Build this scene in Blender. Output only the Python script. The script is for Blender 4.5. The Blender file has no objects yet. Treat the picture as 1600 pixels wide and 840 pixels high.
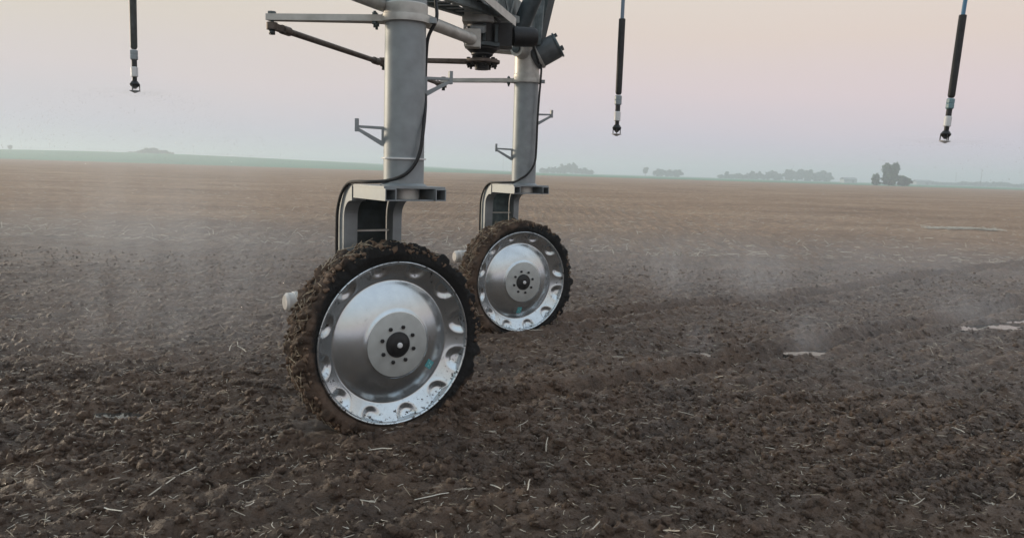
import bpy, bmesh, math, random
import numpy as np
from mathutils import Vector, Matrix

random.seed(7)
RNG = np.random.default_rng(11)
S = bpy.context.scene
COL = S.collection
R = math.radians

# ------------------------------------------------------------------ camera
cam_d = bpy.data.cameras.new('camera')
cam = bpy.data.objects.new('camera', cam_d)
COL.objects.link(cam)
cam_d.sensor_width = 36.0
cam_d.lens = 28.26
cam_d.clip_start = 0.05
cam_d.clip_end = 20000.0
PITCH, ROLL = R(-6.97), R(1.75)
fw = Vector((0, math.cos(PITCH), math.sin(PITCH)))
rt0 = Vector((1, 0, 0))
up0 = rt0.cross(fw)
rt = rt0 * math.cos(ROLL) + up0 * math.sin(ROLL)
up = -rt0 * math.sin(ROLL) + up0 * math.cos(ROLL)
cam.matrix_world = Matrix(((rt.x, up.x, -fw.x, 0), (rt.y, up.y, -fw.y, 0), (rt.z, up.z, -fw.z, 1.6), (0, 0, 0, 1)))
S.camera = cam

# ------------------------------------------------------------------ dusk sky
SUN_EL, SUN_AZ = R(7.0), R(-62.0)      # azimuth from +Y (view direction), negative = left
world = bpy.data.worlds.new('World')
S.world = world
world.use_nodes = True
wn, wl = world.node_tree.nodes, world.node_tree.links
wn.clear()
w_out = wn.new('ShaderNodeOutputWorld')
w_sky = wn.new('ShaderNodeTexSky')
w_sky.sky_type = 'NISHITA'
w_sky.sun_disc = False
w_sky.sun_elevation = SUN_EL
w_sky.sun_rotation = SUN_AZ
w_sky.dust_density = 3.0
w_b1 = wn.new('ShaderNodeBackground'); w_b1.inputs['Strength'].default_value = 0.10
wl.new(w_sky.outputs[0], w_b1.inputs['Color'])
w_tc = wn.new('ShaderNodeTexCoord')
w_sep = wn.new('ShaderNodeSeparateXYZ'); wl.new(w_tc.outputs['Generated'], w_sep.inputs[0])
# thin, barely visible high cloud: bends the elevation bands a little
w_mp = wn.new('ShaderNodeMapping'); w_mp.inputs['Scale'].default_value = (1.2, 1.2, 7.0)
wl.new(w_tc.outputs['Generated'], w_mp.inputs[0])
w_nz = wn.new('ShaderNodeTexNoise'); w_nz.inputs['Scale'].default_value = 1.6; w_nz.inputs['Detail'].default_value = 3
wl.new(w_mp.outputs[0], w_nz.inputs['Vector'])
w_ma = wn.new('ShaderNodeMath'); w_ma.operation = 'MULTIPLY_ADD'
w_ma.inputs[1].default_value = 0.05; w_ma.inputs[2].default_value = -0.025
wl.new(w_nz.outputs['Fac'], w_ma.inputs[0])
w_ad = wn.new('ShaderNodeMath'); w_ad.operation = 'ADD'
wl.new(w_ma.outputs[0], w_ad.inputs[0]); wl.new(w_sep.outputs['Z'], w_ad.inputs[1])
w_rp = wn.new('ShaderNodeValToRGB')
cr = w_rp.color_ramp
cr.elements[0].position = 0.0; cr.elements[0].color = (0.60, 0.625, 0.70, 1)
cr.elements[1].position = 1.0; cr.elements[1].color = (0.84, 1.0, 1.18, 1)
for p, c in ((0.04, (0.655, 0.635, 0.72)), (0.10, (0.785, 0.68, 0.70)), (0.16, (0.82, 0.705, 0.635)), (0.22, (0.83, 0.745, 0.66)),
             (0.32, (0.80, 0.79, 0.76)), (0.55, (0.82, 0.92, 1.0))):
    e = cr.elements.new(p); e.color = c + (1,)
wl.new(w_ad.outputs[0], w_rp.inputs[0])
w_b2 = wn.new('ShaderNodeBackground'); w_b2.inputs['Strength'].default_value = 0.94
# the sky turns from pink toward pale yellow-green on the sunset side
w_az = wn.new('ShaderNodeMapRange'); w_az.interpolation_type = 'SMOOTHSTEP'
w_az.inputs['From Min'].default_value = -0.75; w_az.inputs['From Max'].default_value = 0.45
wl.new(w_sep.outputs['X'], w_az.inputs['Value'])
w_tint = wn.new('ShaderNodeMix'); w_tint.data_type = 'RGBA'
w_tint.inputs['A'].default_value = (0.90, 0.965, 0.94, 1); w_tint.inputs['B'].default_value = (1.02, 1.0, 1.0, 1)
wl.new(w_az.outputs[0], w_tint.inputs['Factor'])
w_mul = wn.new('ShaderNodeMix'); w_mul.data_type = 'RGBA'; w_mul.blend_type = 'MULTIPLY'; w_mul.inputs['Factor'].default_value = 1.0
wl.new(w_rp.outputs[0], w_mul.inputs['A']); wl.new(w_tint.outputs['Result'], w_mul.inputs['B'])
wl.new(w_mul.outputs['Result'], w_b2.inputs['Color'])
w_mx = wn.new('ShaderNodeMixShader'); w_mx.inputs[0].default_value = 0.97
wl.new(w_b1.outputs[0], w_mx.inputs[1]); wl.new(w_b2.outputs[0], w_mx.inputs[2])
wl.new(w_mx.outputs[0], w_out.inputs['Surface'])

sun_d = bpy.data.lights.new('sun', 'SUN')
sun_d.energy = 2.4
sun_d.angle = R(10)
sun_d.color = (1.0, 0.83, 0.62)
sun = bpy.data.objects.new('sun', sun_d)
COL.objects.link(sun)
sd = Vector((math.sin(SUN_AZ) * math.cos(SUN_EL), math.cos(SUN_AZ) * math.cos(SUN_EL), math.sin(SUN_EL)))
sun.rotation_euler = sd.to_track_quat('Z', 'Y').to_euler()
sun.location = (-20, 10, 20)

vs = S.view_settings
vs.view_transform = 'Standard'; vs.look = 'None'; vs.exposure = 0.0; vs.gamma = 1.0; vs.use_curve_mapping = False
cy = S.cycles
cy.use_denoising = True
cy.max_bounces = 6; cy.diffuse_bounces = 2; cy.glossy_bounces = 3; cy.transmission_bounces = 4; cy.volume_bounces = 2
cy.volume_step_rate = 2.0; cy.volume_max_steps = 96

# ------------------------------------------------------------------ helpers
def tag(o, label=None, cat=None, group=None, kind=None):
    if label: o['label'] = label
    if cat: o['category'] = cat
    if group: o['group'] = group
    if kind: o['kind'] = kind
    return o

def world_loc(o):
    v = Vector(o.location)
    p = o.parent
    while p is not None:
        v = p.matrix_basis @ v
        p = p.parent
    return v

def link(name, me, parent=None, loc=(0, 0, 0), mat=None):
    o = bpy.data.objects.new(name, me)
    COL.objects.link(o)
    if mat is not None and me is not None and not me.materials:
        me.materials.append(mat)
    o.location = loc
    if parent is not None:
        o.parent = parent
    return o

def np_mesh(name, V, F, mat=None, smooth=False):
    V = np.asarray(V, dtype=np.float32); F = np.asarray(F, dtype=np.int32)
    k = F.shape[1]
    me = bpy.data.meshes.new(name)
    me.vertices.add(len(V)); me.vertices.foreach_set('co', V.ravel())
    me.loops.add(F.size); me.loops.foreach_set('vertex_index', F.ravel())
    me.polygons.add(len(F))
    me.polygons.foreach_set('loop_start', np.arange(0, F.size, k, dtype=np.int32))
    me.polygons.foreach_set('loop_total', np.full(len(F), k, dtype=np.int32))
    me.polygons.foreach_set('use_smooth', np.full(len(F), smooth, dtype=bool))
    me.update(calc_edges=True)
    if mat is not None: me.materials.append(mat)
    return me

def sharpen(bm):
    for e in bm.edges:
        if len(e.link_faces) == 2 and e.calc_face_angle(0) > 0.55: e.smooth = False

class MB:
    """collects shapes in world space; build() makes ONE mesh object"""
    def __init__(s): s.bm = bmesh.new()
    def box(s, c, size, axes=None):
        c = Vector(c)
        ax = axes or (Vector((1, 0, 0)), Vector((0, 1, 0)), Vector((0, 0, 1)))
        ax = [Vector(a).normalized() for a in ax]
        vs_ = []
        for i in (-1, 1):
            for j in (-1, 1):
                for k in (-1, 1):
                    vs_.append(s.bm.verts.new(c + ax[0] * (i * size[0] / 2) + ax[1] * (j * size[1] / 2) + ax[2] * (k * size[2] / 2)))
        for q in ((0, 1, 3, 2), (4, 6, 7, 5), (0, 4, 5, 1), (2, 3, 7, 6), (0, 2, 6, 4), (1, 5, 7, 3)):
            s.bm.faces.new([vs_[i] for i in q])
        return s
    def bar(s, a, b, w, h, upv=(0, 0, 1)):
        a, b = Vector(a), Vector(b)
        d = (b - a).normalized()
        sd_ = d.cross(Vector(upv))
        if sd_.length < 1e-4: sd_ = d.cross(Vector((1, 0, 0)))
        sd_.normalize()
        u = sd_.cross(d)
        return s.box((a + b) / 2, ((b - a).length, w, h), (d, sd_, u))
    def tube(s, pts, r, n=16, caps=True, smooth=True):
        pts = [Vector(p) for p in pts]
        rs = r if isinstance(r, (list, tuple)) else [r] * len(pts)
        rings = []
        prev = None
        for i, p in enumerate(pts):
            d = (pts[min(i + 1, len(pts) - 1)] - pts[max(i - 1, 0)])
            if d.length < 1e-9: d = prev or Vector((0, 0, 1))
            d = d.normalized()
            ref = Vector((0, 0, 1)) if abs(d.z) < 0.95 else Vector((1, 0, 0))
            if prev is None:
                a = d.cross(ref).normalized()
            else:
                a = (a - d * a.dot(d)).normalized()
            b = d.cross(a)
            prev = d
            rings.append([s.bm.verts.new(p + (a * math.cos(2 * math.pi * k / n) + b * math.sin(2 * math.pi * k / n)) * rs[i]) for k in range(n)])
        for i in range(len(rings) - 1):
            for k in range(n):
                f = s.bm.faces.new((rings[i][k], rings[i][(k + 1) % n], rings[i + 1][(k + 1) % n], rings[i + 1][k]))
                f.smooth = smooth
        if caps:
            s.bm.faces.new(rings[0][::-1]); s.bm.faces.new(rings[-1])
        return s
    def cyl(s, a, b, r, n=24, r2=None):
        """straight cylinder with sharp ends"""
        return s.tube([a, b], [r, r if r2 is None else r2], n)
    def lathe(s, o, axis, prof, n=32, smooth=True):
        """prof: list of (radius, along axis)"""
        o, ax = Vector(o), Vector(axis).normalized()
        ref = Vector((0, 0, 1)) if abs(ax.z) < 0.9 else Vector((1, 0, 0))
        a = ax.cross(ref).normalized(); b = ax.cross(a)
        rings = []
        for (r, h) in prof:
            rings.append([s.bm.verts.new(o + ax * h + (a * math.cos(2 * math.pi * k / n) + b * math.sin(2 * math.pi * k / n)) * max(r, 1e-4)) for k in range(n)])
        for i in range(len(rings) - 1):
            for k in range(n):
                f = s.bm.faces.new((rings[i][k], rings[i][(k + 1) % n], rings[i + 1][(k + 1) % n], rings[i + 1][k]))
                f.smooth = smooth
        s.bm.faces.new(rings[0][::-1]); s.bm.faces.new(rings[-1])
        return s
    def prism(s, poly, depth):
        """poly: world points of a flat outline; depth: extrusion vector"""
        depth = Vector(depth)
        a = [s.bm.verts.new(Vector(p) - depth / 2) for p in poly]
        b = [s.bm.verts.new(Vector(p) + depth / 2) for p in poly]
        s.bm.faces.new(a[::-1]); s.bm.faces.new(b)
        for i in range(len(a)):
            j = (i + 1) % len(a)
            s.bm.faces.new((a[i], a[j], b[j], b[i]))
        return s
    def build(s, name, mat, parent=None, bevel=0.0):
        bm = s.bm
        bmesh.ops.recalc_face_normals(bm, faces=bm.faces)
        sharpen(bm)
        if bevel:
            es = [e for e in bm.edges if len(e.link_faces) == 2 and e.calc_face_angle(0) > 0.6]
            bmesh.ops.bevel(bm, geom=es, offset=bevel, segments=2, affect='EDGES', profile=0.6, clamp_overlap=True)
        vs_ = [v.co for v in bm.verts]
        lo = Vector((min(v.x for v in vs_), min(v.y for v in vs_), min(v.z for v in vs_)))
        hi = Vector((max(v.x for v in vs_), max(v.y for v in vs_), max(v.z for v in vs_)))
        c = Vector(((lo.x + hi.x) / 2, (lo.y + hi.y) / 2, lo.z))
        bmesh.ops.translate(bm, verts=bm.verts, vec=-c)
        me = bpy.data.meshes.new(name)
        bm.to_mesh(me); bm.free()
        me.materials.append(mat)
        pw = Vector((0, 0, 0)) if parent is None else world_loc(parent)
        # parents used with build() carry no rotation
        return link(name, me, parent, c - pw)

def bez(pts, n=8):
    """Catmull-Rom through points"""
    P = [Vector(p) for p in pts]
    P = [P[0] * 2 - P[1]] + P + [P[-1] * 2 - P[-2]]
    out = []
    for i in range(1, len(P) - 2):
        for k in range(n):
            t = k / n
            a, b, c, d = P[i - 1], P[i], P[i + 1], P[i + 2]
            out.append(0.5 * ((2 * b) + (c - a) * t + (2 * a - 5 * b + 4 * c - d) * t * t + (3 * b - a - 3 * c + d) * t ** 3))
    out.append(P[-2])
    return out

# value noise, vectorised
_T = RNG.random((256, 256)).astype(np.float32)
def vnoise(x, y):
    xi = np.floor(x).astype(np.int64); yi = np.floor(y).astype(np.int64)
    fx = x - xi; fy = y - yi
    fx = fx * fx * (3 - 2 * fx); fy = fy * fy * (3 - 2 * fy)
    a = _T[xi & 255, yi & 255]; b = _T[(xi + 1) & 255, yi & 255]
    c = _T[xi & 255, (yi + 1) & 255]; d = _T[(xi + 1) & 255, (yi + 1) & 255]
    return (a + (b - a) * fx) * (1 - fy) + (c + (d - c) * fx) * fy - 0.5
def rotn(x, y, s, ang, ox=0.0):
    ca, sa = math.cos(ang), math.sin(ang)
    return vnoise((x * ca - y * sa) * s + ox, (x * sa + y * ca) * s + ox * 1.7)
def sstep(a, b, x):
    t = np.clip((x - a) / (b - a), 0, 1)
    return t * t * (3 - 2 * t)

# ------------------------------------------------------------------ materials
def mat(name, base=(0.5, 0.5, 0.5), rough=0.5, metal=0.0, spec=0.5, noise=None, bump=None):
    """noise = (scale, dark factor, light factor); bump = (scale, strength, distance)"""
    m = bpy.data.materials.new(name); m.use_nodes = True
    n, l = m.node_tree.nodes, m.node_tree.links
    b = n['Principled BSDF']
    b.inputs['Base Color'].default_value = (*base, 1)
    b.inputs['Roughness'].default_value = rough
    b.inputs['Metallic'].default_value = metal
    b.inputs['Specular IOR Level'].default_value = spec
    tc = n.new('ShaderNodeTexCoord')
    if noise:
        nz = n.new('ShaderNodeTexNoise'); nz.inputs['Scale'].default_value = noise[0]; nz.inputs['Detail'].default_value = 6
        l.new(tc.outputs['Object'], nz.inputs['Vector'])
        rp = n.new('ShaderNodeValToRGB')
        rp.color_ramp.elements[0].position = 0.32; rp.color_ramp.elements[1].position = 0.68
        rp.color_ramp.elements[0].color = (*[c * noise[1] for c in base], 1)
        rp.color_ramp.elements[1].color = (*[min(1, c * noise[2]) for c in base], 1)
        l.new(nz.outputs['Fac'], rp.inputs[0]); l.new(rp.outputs[0], b.inputs['Base Color'])
        mr = n.new('ShaderNodeMapRange'); mr.inputs['To Min'].default_value = rough * 0.8; mr.inputs['To Max'].default_value = min(1, rough * 1.25)
        l.new(nz.outputs['Fac'], mr.inputs['Value']); l.new(mr.outputs[0], b.inputs['Roughness'])
    if bump:
        nb = n.new('ShaderNodeTexNoise'); nb.inputs['Scale'].default_value = bump[0]; nb.inputs['Detail'].default_value = 5
        l.new(tc.outputs['Object'], nb.inputs['Vector'])
        bp = n.new('ShaderNodeBump'); bp.inputs['Strength'].default_value = bump[1]; bp.inputs['Distance'].default_value = bump[2]
        l.new(nb.outputs['Fac'], bp.inputs['Height']); l.new(bp.outputs[0], b.inputs['Normal'])
    return m

M = {}
M['galv'] = mat('galvanised_steel', (0.27, 0.295, 0.31), 0.5, 0.4, 0.5, (9, 0.82, 1.15), (60, 0.08, 0.002))
M['galv_pale'] = mat('pale_galvanised', (0.52, 0.51, 0.48), 0.5, 0.5, 0.5, (14, 0.8, 1.12))
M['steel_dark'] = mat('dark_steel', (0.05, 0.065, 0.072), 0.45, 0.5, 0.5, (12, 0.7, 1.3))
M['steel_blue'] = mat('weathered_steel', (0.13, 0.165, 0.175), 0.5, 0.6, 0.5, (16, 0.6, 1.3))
M['galv_hub'] = mat('dull_zinc_plate', (0.47, 0.49, 0.48), 0.55, 0.35, 0.5, (13, 0.88, 1.08))
M['actuator'] = mat('grey_enamel', (0.085, 0.095, 0.10), 0.4, 0.1, 0.5, (14, 0.75, 1.25))
M['rust'] = mat('dull_iron', (0.13, 0.105, 0.09), 0.6, 0.6, 0.5, (25, 0.6, 1.4))
M['black'] = mat('black_iron', (0.012, 0.012, 0.013), 0.5, 0.2, 0.5, (20, 0.6, 1.6))
M['rubber'] = mat('black_rubber', (0.012, 0.012, 0.013), 0.55, 0, 0.4)
M['motor_white'] = mat('motor_paint', (0.62, 0.58, 0.55), 0.45, 0, 0.5, (18, 0.75, 1.1))
M['white'] = mat('white_plastic', (0.7, 0.7, 0.7), 0.4)
M['hose_blue'] = mat('blue_hose', (0.08, 0.22, 0.36), 0.4)
M['hose_grey'] = mat('grey_hose', (0.16, 0.22, 0.29), 0.45)
M['weight'] = mat('black_weight', (0.022, 0.021, 0.022), 0.55, 0, 0.4, (30, 0.7, 1.6))
M['weight_grey'] = mat('worn_weight', (0.045, 0.05, 0.048), 0.5, 0, 0.4, (30, 0.7, 1.5))
M['fitting'] = mat('grey_fitting', (0.27, 0.31, 0.33), 0.4)
M['fitting_teal'] = mat('teal_fitting', (0.16, 0.27, 0.30), 0.4)
M['sticker'] = mat('teal_sticker', (0.10, 0.42, 0.46), 0.35)
M['sticker_pale'] = mat('pale_sticker', (0.45, 0.75, 0.75), 0.35)
M['straw'] = mat('dry_straw', (0.40, 0.33, 0.24), 0.7, 0, 0.3, (40, 0.6, 1.3))
M['straw_pale'] = mat('bleached_straw', (0.58, 0.52, 0.43), 0.65, 0, 0.3, (40, 0.7, 1.2))
M['mud'] = mat('tyre_mud', (0.135, 0.09, 0.062), 0.85, 0, 0.25, (11, 0.45, 1.7), (55, 0.8, 0.012))
def tyre_material():
    m = mat('muddy_tyre', (0.085, 0.057, 0.041), 0.85, 0, 0.25, (9, 0.5, 1.6), (60, 0.7, 0.01))
    n, l = m.node_tree.nodes, m.node_tree.links
    b = n['Principled BSDF']
    src = b.inputs['Base Color'].links[0].from_socket
    tc = n.new('ShaderNodeTexCoord'); sp_ = n.new('ShaderNodeSeparateXYZ'); l.new(tc.outputs['Object'], sp_.inputs[0])
    cx = n.new('ShaderNodeCombineXYZ'); l.new(sp_.outputs['X'], cx.inputs[0]); l.new(sp_.outputs['Y'], cx.inputs[1])
    ln = n.new('ShaderNodeVectorMath'); ln.operation = 'LENGTH'; l.new(cx.outputs[0], ln.inputs[0])
    nz = n.new('ShaderNodeTexNoise'); nz.inputs['Scale'].default_value = 13; nz.inputs['Detail'].default_value = 5; l.new(tc.outputs['Object'], nz.inputs['Vector'])
    ma = n.new('ShaderNodeMath'); ma.operation = 'MULTIPLY_ADD'; ma.inputs[1].default_value = 0.10; l.new(nz.outputs['Fac'], ma.inputs[0])
    my = n.new('ShaderNodeMath'); my.operation = 'MULTIPLY_ADD'; my.inputs[1].default_value = -0.15; l.new(sp_.outputs['Y'], my.inputs[0]); l.new(ln.outputs['Value'], my.inputs[2]); l.new(my.outputs[0], ma.inputs[2])
    mr = n.new('ShaderNodeMapRange'); mr.inputs['From Min'].default_value = 0.605; mr.inputs['From Max'].default_value = 0.645; l.new(ma.outputs[0], mr.inputs['Value'])
    mx = n.new('ShaderNodeMix'); mx.data_type = 'RGBA'; mx.inputs['A'].default_value = (0.011, 0.0105, 0.0105, 1)
    l.new(mr.outputs[0], mx.inputs['Factor']); l.new(src, mx.inputs['B']); l.new(mx.outputs['Result'], b.inputs['Base Color'])
    return m
M['tyre'] = tyre_material()
M['leaf'] = mat('tree_leaf', (0.085, 0.13, 0.065), 0.7, 0, 0.3, (0.35, 0.6, 1.5))
M['leaf_dark'] = mat('far_leaf', (0.045, 0.06, 0.045), 0.7, 0, 0.3, (0.2, 0.7, 1.4))
M['bark'] = mat('bark', (0.08, 0.06, 0.045), 0.85)
M['crop'] = mat('green_crop', (0.075, 0.20, 0.10), 0.8, 0, 0.2, (0.02, 0.8, 1.25))
M['shed'] = mat('shed_sheet', (0.42, 0.43, 0.44), 0.5)
M['roof'] = mat('shed_roof', (0.25, 0.25, 0.26), 0.5)
M['pole'] = mat('pole_timber', (0.10, 0.085, 0.075), 0.8)

# soil: wet near the machine, dry and tan beyond the wetted strip
def soil_material():
    m = bpy.data.materials.new('tilled_soil'); m.use_nodes = True
    n, l = m.node_tree.nodes, m.node_tree.links
    b = n['Principled BSDF']
    geo = n.new('ShaderNodeNewGeometry')
    sep = n.new('ShaderNodeSeparateXYZ'); l.new(geo.outputs['Position'], sep.inputs[0])
    def noise(scale, detail=6, rough=0.6, sc=(1, 1, 1)):
        mp = n.new('ShaderNodeMapping'); mp.inputs['Scale'].default_value = sc
        l.new(geo.outputs['Position'], mp.inputs[0])
        q = n.new('ShaderNodeTexNoise'); q.inputs['Scale'].default_value = scale; q.inputs['Detail'].default_value = detail
        q.inputs['Roughness'].default_value = rough
        l.new(mp.outputs[0], q.inputs['Vector'])
        return q.outputs['Fac']
    def math_(op, a, b_=None, c=None):
        q = n.new('ShaderNodeMath'); q.operation = op
        for i, v in enumerate((a, b_, c)):
            if v is None: continue
            if isinstance(v, (int, float)): q.inputs[i].default_value = v
            else: l.new(v, q.inputs[i])
        return q.outputs[0]
    def ramp(f, stops):
        q = n.new('ShaderNodeValToRGB')
        e = q.color_ramp.elements
        e[0].position, e[0].color = stops[0][0], (*stops[0][1], 1)
        e[1].position, e[1].color = stops[-1][0], (*stops[-1][1], 1)
        for p, c in stops[1:-1]:
            k = e.new(p); k.color = (*c, 1)
        l.new(f, q.inputs[0])
        return q.outputs[0]
    def mix(f, a, c):
        q = n.new('ShaderNodeMix'); q.data_type = 'RGBA'
        l.new(f, q.inputs['Factor']); l.new(a, q.inputs['A']); l.new(c, q.inputs['B'])
        return q.outputs['Result']
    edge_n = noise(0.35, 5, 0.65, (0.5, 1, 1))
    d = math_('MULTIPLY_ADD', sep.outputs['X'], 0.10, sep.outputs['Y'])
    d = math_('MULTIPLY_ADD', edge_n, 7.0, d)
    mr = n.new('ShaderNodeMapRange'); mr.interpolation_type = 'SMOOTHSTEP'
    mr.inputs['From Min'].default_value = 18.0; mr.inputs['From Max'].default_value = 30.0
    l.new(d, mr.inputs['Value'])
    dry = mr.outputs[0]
    fine = noise(14, 8, 0.7)
    mid = noise(1.3, 6, 0.6)
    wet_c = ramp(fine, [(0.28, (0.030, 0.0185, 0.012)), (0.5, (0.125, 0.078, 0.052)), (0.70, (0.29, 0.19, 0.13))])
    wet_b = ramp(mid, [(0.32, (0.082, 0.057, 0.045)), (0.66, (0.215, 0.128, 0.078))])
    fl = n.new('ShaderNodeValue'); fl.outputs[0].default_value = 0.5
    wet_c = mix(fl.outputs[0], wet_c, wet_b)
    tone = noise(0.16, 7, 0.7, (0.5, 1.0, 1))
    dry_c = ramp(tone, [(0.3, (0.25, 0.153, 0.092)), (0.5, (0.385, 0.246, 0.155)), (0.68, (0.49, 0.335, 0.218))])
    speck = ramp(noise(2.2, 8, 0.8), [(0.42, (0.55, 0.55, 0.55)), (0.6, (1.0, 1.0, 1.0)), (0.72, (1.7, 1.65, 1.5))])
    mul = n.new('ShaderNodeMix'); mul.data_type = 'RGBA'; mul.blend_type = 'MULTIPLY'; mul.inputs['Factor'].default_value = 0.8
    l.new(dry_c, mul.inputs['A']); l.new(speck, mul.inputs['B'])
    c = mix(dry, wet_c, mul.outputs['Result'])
    l.new(c, b.inputs['Base Color'])
    rr = n.new('ShaderNodeMapRange'); rr.inputs['To Min'].default_value = 0.5; rr.inputs['To Max'].default_value = 0.95
    l.new(dry, rr.inputs['Value']); l.new(rr.outputs[0], b.inputs['Roughness'])
    b.inputs['Specular IOR Level'].default_value = 0.45
    h = math_('ADD', math_('ADD', noise(24, 8, 0.8), math_('MULTIPLY', noise(70, 4, 0.7), 0.45)), math_('MULTIPLY', noise(6, 5, 0.6), 1.2))
    bp = n.new('ShaderNodeBump'); bp.inputs['Strength'].default_value = 1.0; bp.inputs['Distance'].default_value = 0.045
    l.new(h, bp.inputs['Height']); l.new(bp.outputs[0], b.inputs['Normal'])
    return m
M['soil'] = soil_material()

def rim_material():
    m = bpy.data.materials.new('bright_galvanised_rim'); m.use_nodes = True
    n, l = m.node_tree.nodes, m.node_tree.links
    b = n['Principled BSDF']
    tc = n.new('ShaderNodeTexCoord')
    def noise(s, d=6, r=0.6):
        q = n.new('ShaderNodeTexNoise'); q.inputs['Scale'].default_value = s; q.inputs['Detail'].default_value = d; q.inputs['Roughness'].default_value = r
        l.new(tc.outputs['Object'], q.inputs['Vector']); return q.outputs['Fac']
    sep = n.new('ShaderNodeSeparateXYZ'); l.new(tc.outputs['Object'], sep.inputs[0])
    cx = n.new('ShaderNodeCombineXYZ'); l.new(sep.outputs['X'], cx.inputs[0]); l.new(sep.outputs['Y'], cx.inputs[1])
    ln = n.new('ShaderNodeVectorMath'); ln.operation = 'LENGTH'; l.new(cx.outputs[0], ln.inputs[0])
    rad = ln.outputs['Value']
    base = n.new('ShaderNodeValToRGB')
    base.color_ramp.elements[0].position = 0.3; base.color_ramp.elements[0].color = (0.53, 0.575, 0.605, 1)
    base.color_ramp.elements[1].position = 0.7; base.color_ramp.elements[1].color = (0.62, 0.665, 0.69, 1)
    l.new(noise(7, 8, 0.7), base.inputs[0])
    # splashed mud: spots everywhere, dense near the flange
    spots = noise(34, 6, 0.75)
    mr = n.new('ShaderNodeMapRange'); mr.inputs['From Min'].default_value = 0.36; mr.inputs['From Max'].default_value = 0.505
    mr.inputs['To Min'].default_value = 0.65; mr.inputs['To Max'].default_value = 0.54
    l.new(rad, mr.inputs['Value'])
    gt = n.new('ShaderNodeMath'); gt.operation = 'SUBTRACT'; l.new(spots, gt.inputs[0]); l.new(mr.outputs[0], gt.inputs[1])
    mm = n.new('ShaderNodeMapRange'); mm.inputs['From Min'].default_value = 0; mm.inputs['From Max'].default_value = 0.03
    l.new(gt.outputs[0], mm.inputs['Value'])
    mx = n.new('ShaderNodeMix'); mx.data_type = 'RGBA'
    mx.inputs['B'].default_value = (0.03, 0.026, 0.024, 1)
    l.new(mm.outputs[0], mx.inputs['Factor']); l.new(base.outputs[0], mx.inputs['A'])
    l.new(mx.outputs['Result'], b.inputs['Base Color'])
    inv = n.new('ShaderNodeMath'); inv.operation = 'MULTIPLY_ADD'; inv.inputs[1].default_value = -0.9; inv.inputs[2].default_value = 0.9
    l.new(mm.outputs[0], inv.inputs[0]); l.new(inv.outputs[0], b.inputs['Metallic'])
    ro = n.new('ShaderNodeMapRange'); ro.inputs['To Min'].default_value = 0.17; ro.inputs['To Max'].default_value = 0.30
    l.new(noise(5, 7, 0.7), ro.inputs['Value']); l.new(ro.outputs[0], b.inputs['Roughness'])
    bp = n.new('ShaderNodeBump'); bp.inputs['Strength'].default_value = 0.03; bp.inputs['Distance'].default_value = 0.01
    l.new(noise(11, 4), bp.inputs['Height']); l.new(bp.outputs[0], b.inputs['Normal'])
    return m
M['rim'] = rim_material()

def water_material():
    m = bpy.data.materials.new('puddle_water'); m.use_nodes = True
    b = m.node_tree.nodes['Principled BSDF']
    b.inputs['Base Color'].default_value = (0.05, 0.045, 0.04, 1)
    b.inputs['Roughness'].default_value = 0.05
    b.inputs['IOR'].default_value = 1.33
    b.inputs['Specular IOR Level'].default_value = 0.8
    return m
M['water'] = water_material()
def drop_material():
    m = bpy.data.materials.new('water_drop'); m.use_nodes = True
    b = m.node_tree.nodes['Principled BSDF']
    b.inputs['Base Color'].default_value = (0.9, 0.92, 0.95, 1)
    b.inputs['Roughness'].default_value = 0.08
    b.inputs['Transmission Weight'].default_value = 1.0
    b.inputs['IOR'].default_value = 1.33
    return m
M['drop'] = drop_material()

# ------------------------------------------------------------------ terrain
A = R(35.0)                                   # the wheels' heading against the picture plane
TV = Vector((math.cos(A), math.sin(A), 0))    # rolling direction (machine has come from +TV)
NV = Vector((math.sin(A), -math.cos(A), 0))   # wheel face normal
A_F = R(30.5)                                 # the far wheel is steered a little less
TV_F = Vector((math.cos(A_F), math.sin(A_F), 0)); NV_F = Vector((math.sin(A_F), -math.cos(A_F), 0))
HUB_N = Vector((-0.688, 4.80, 0.532))
HUB_F = Vector((0.108, 8.00, 0.495))
FIELD_END = 335.0

def rut(x, y, hub):
    """depth profile of the track one wheel leaves behind it"""
    o = hub - NV * 0.16
    s = (x - o.x) * TV.x + (y - o.y) * TV.y
    u = (x - o.x) * NV.x + (y - o.y) * NV.y
    u = u + 0.012 * np.clip(s, 0, 30) ** 2 * 0.35 + 0.05 * vnoise(s * 0.9, s * 0 + 3.3)
    along = sstep(-0.5, 0.1, s) * (1 - sstep(14, 22, s))
    return along * (-0.14 * np.exp(-(u / 0.15) ** 4) + 0.05 * np.exp(-((np.abs(u) - 0.27) / 0.09) ** 2)), along * np.exp(-(u / 0.2) ** 4)

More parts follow.
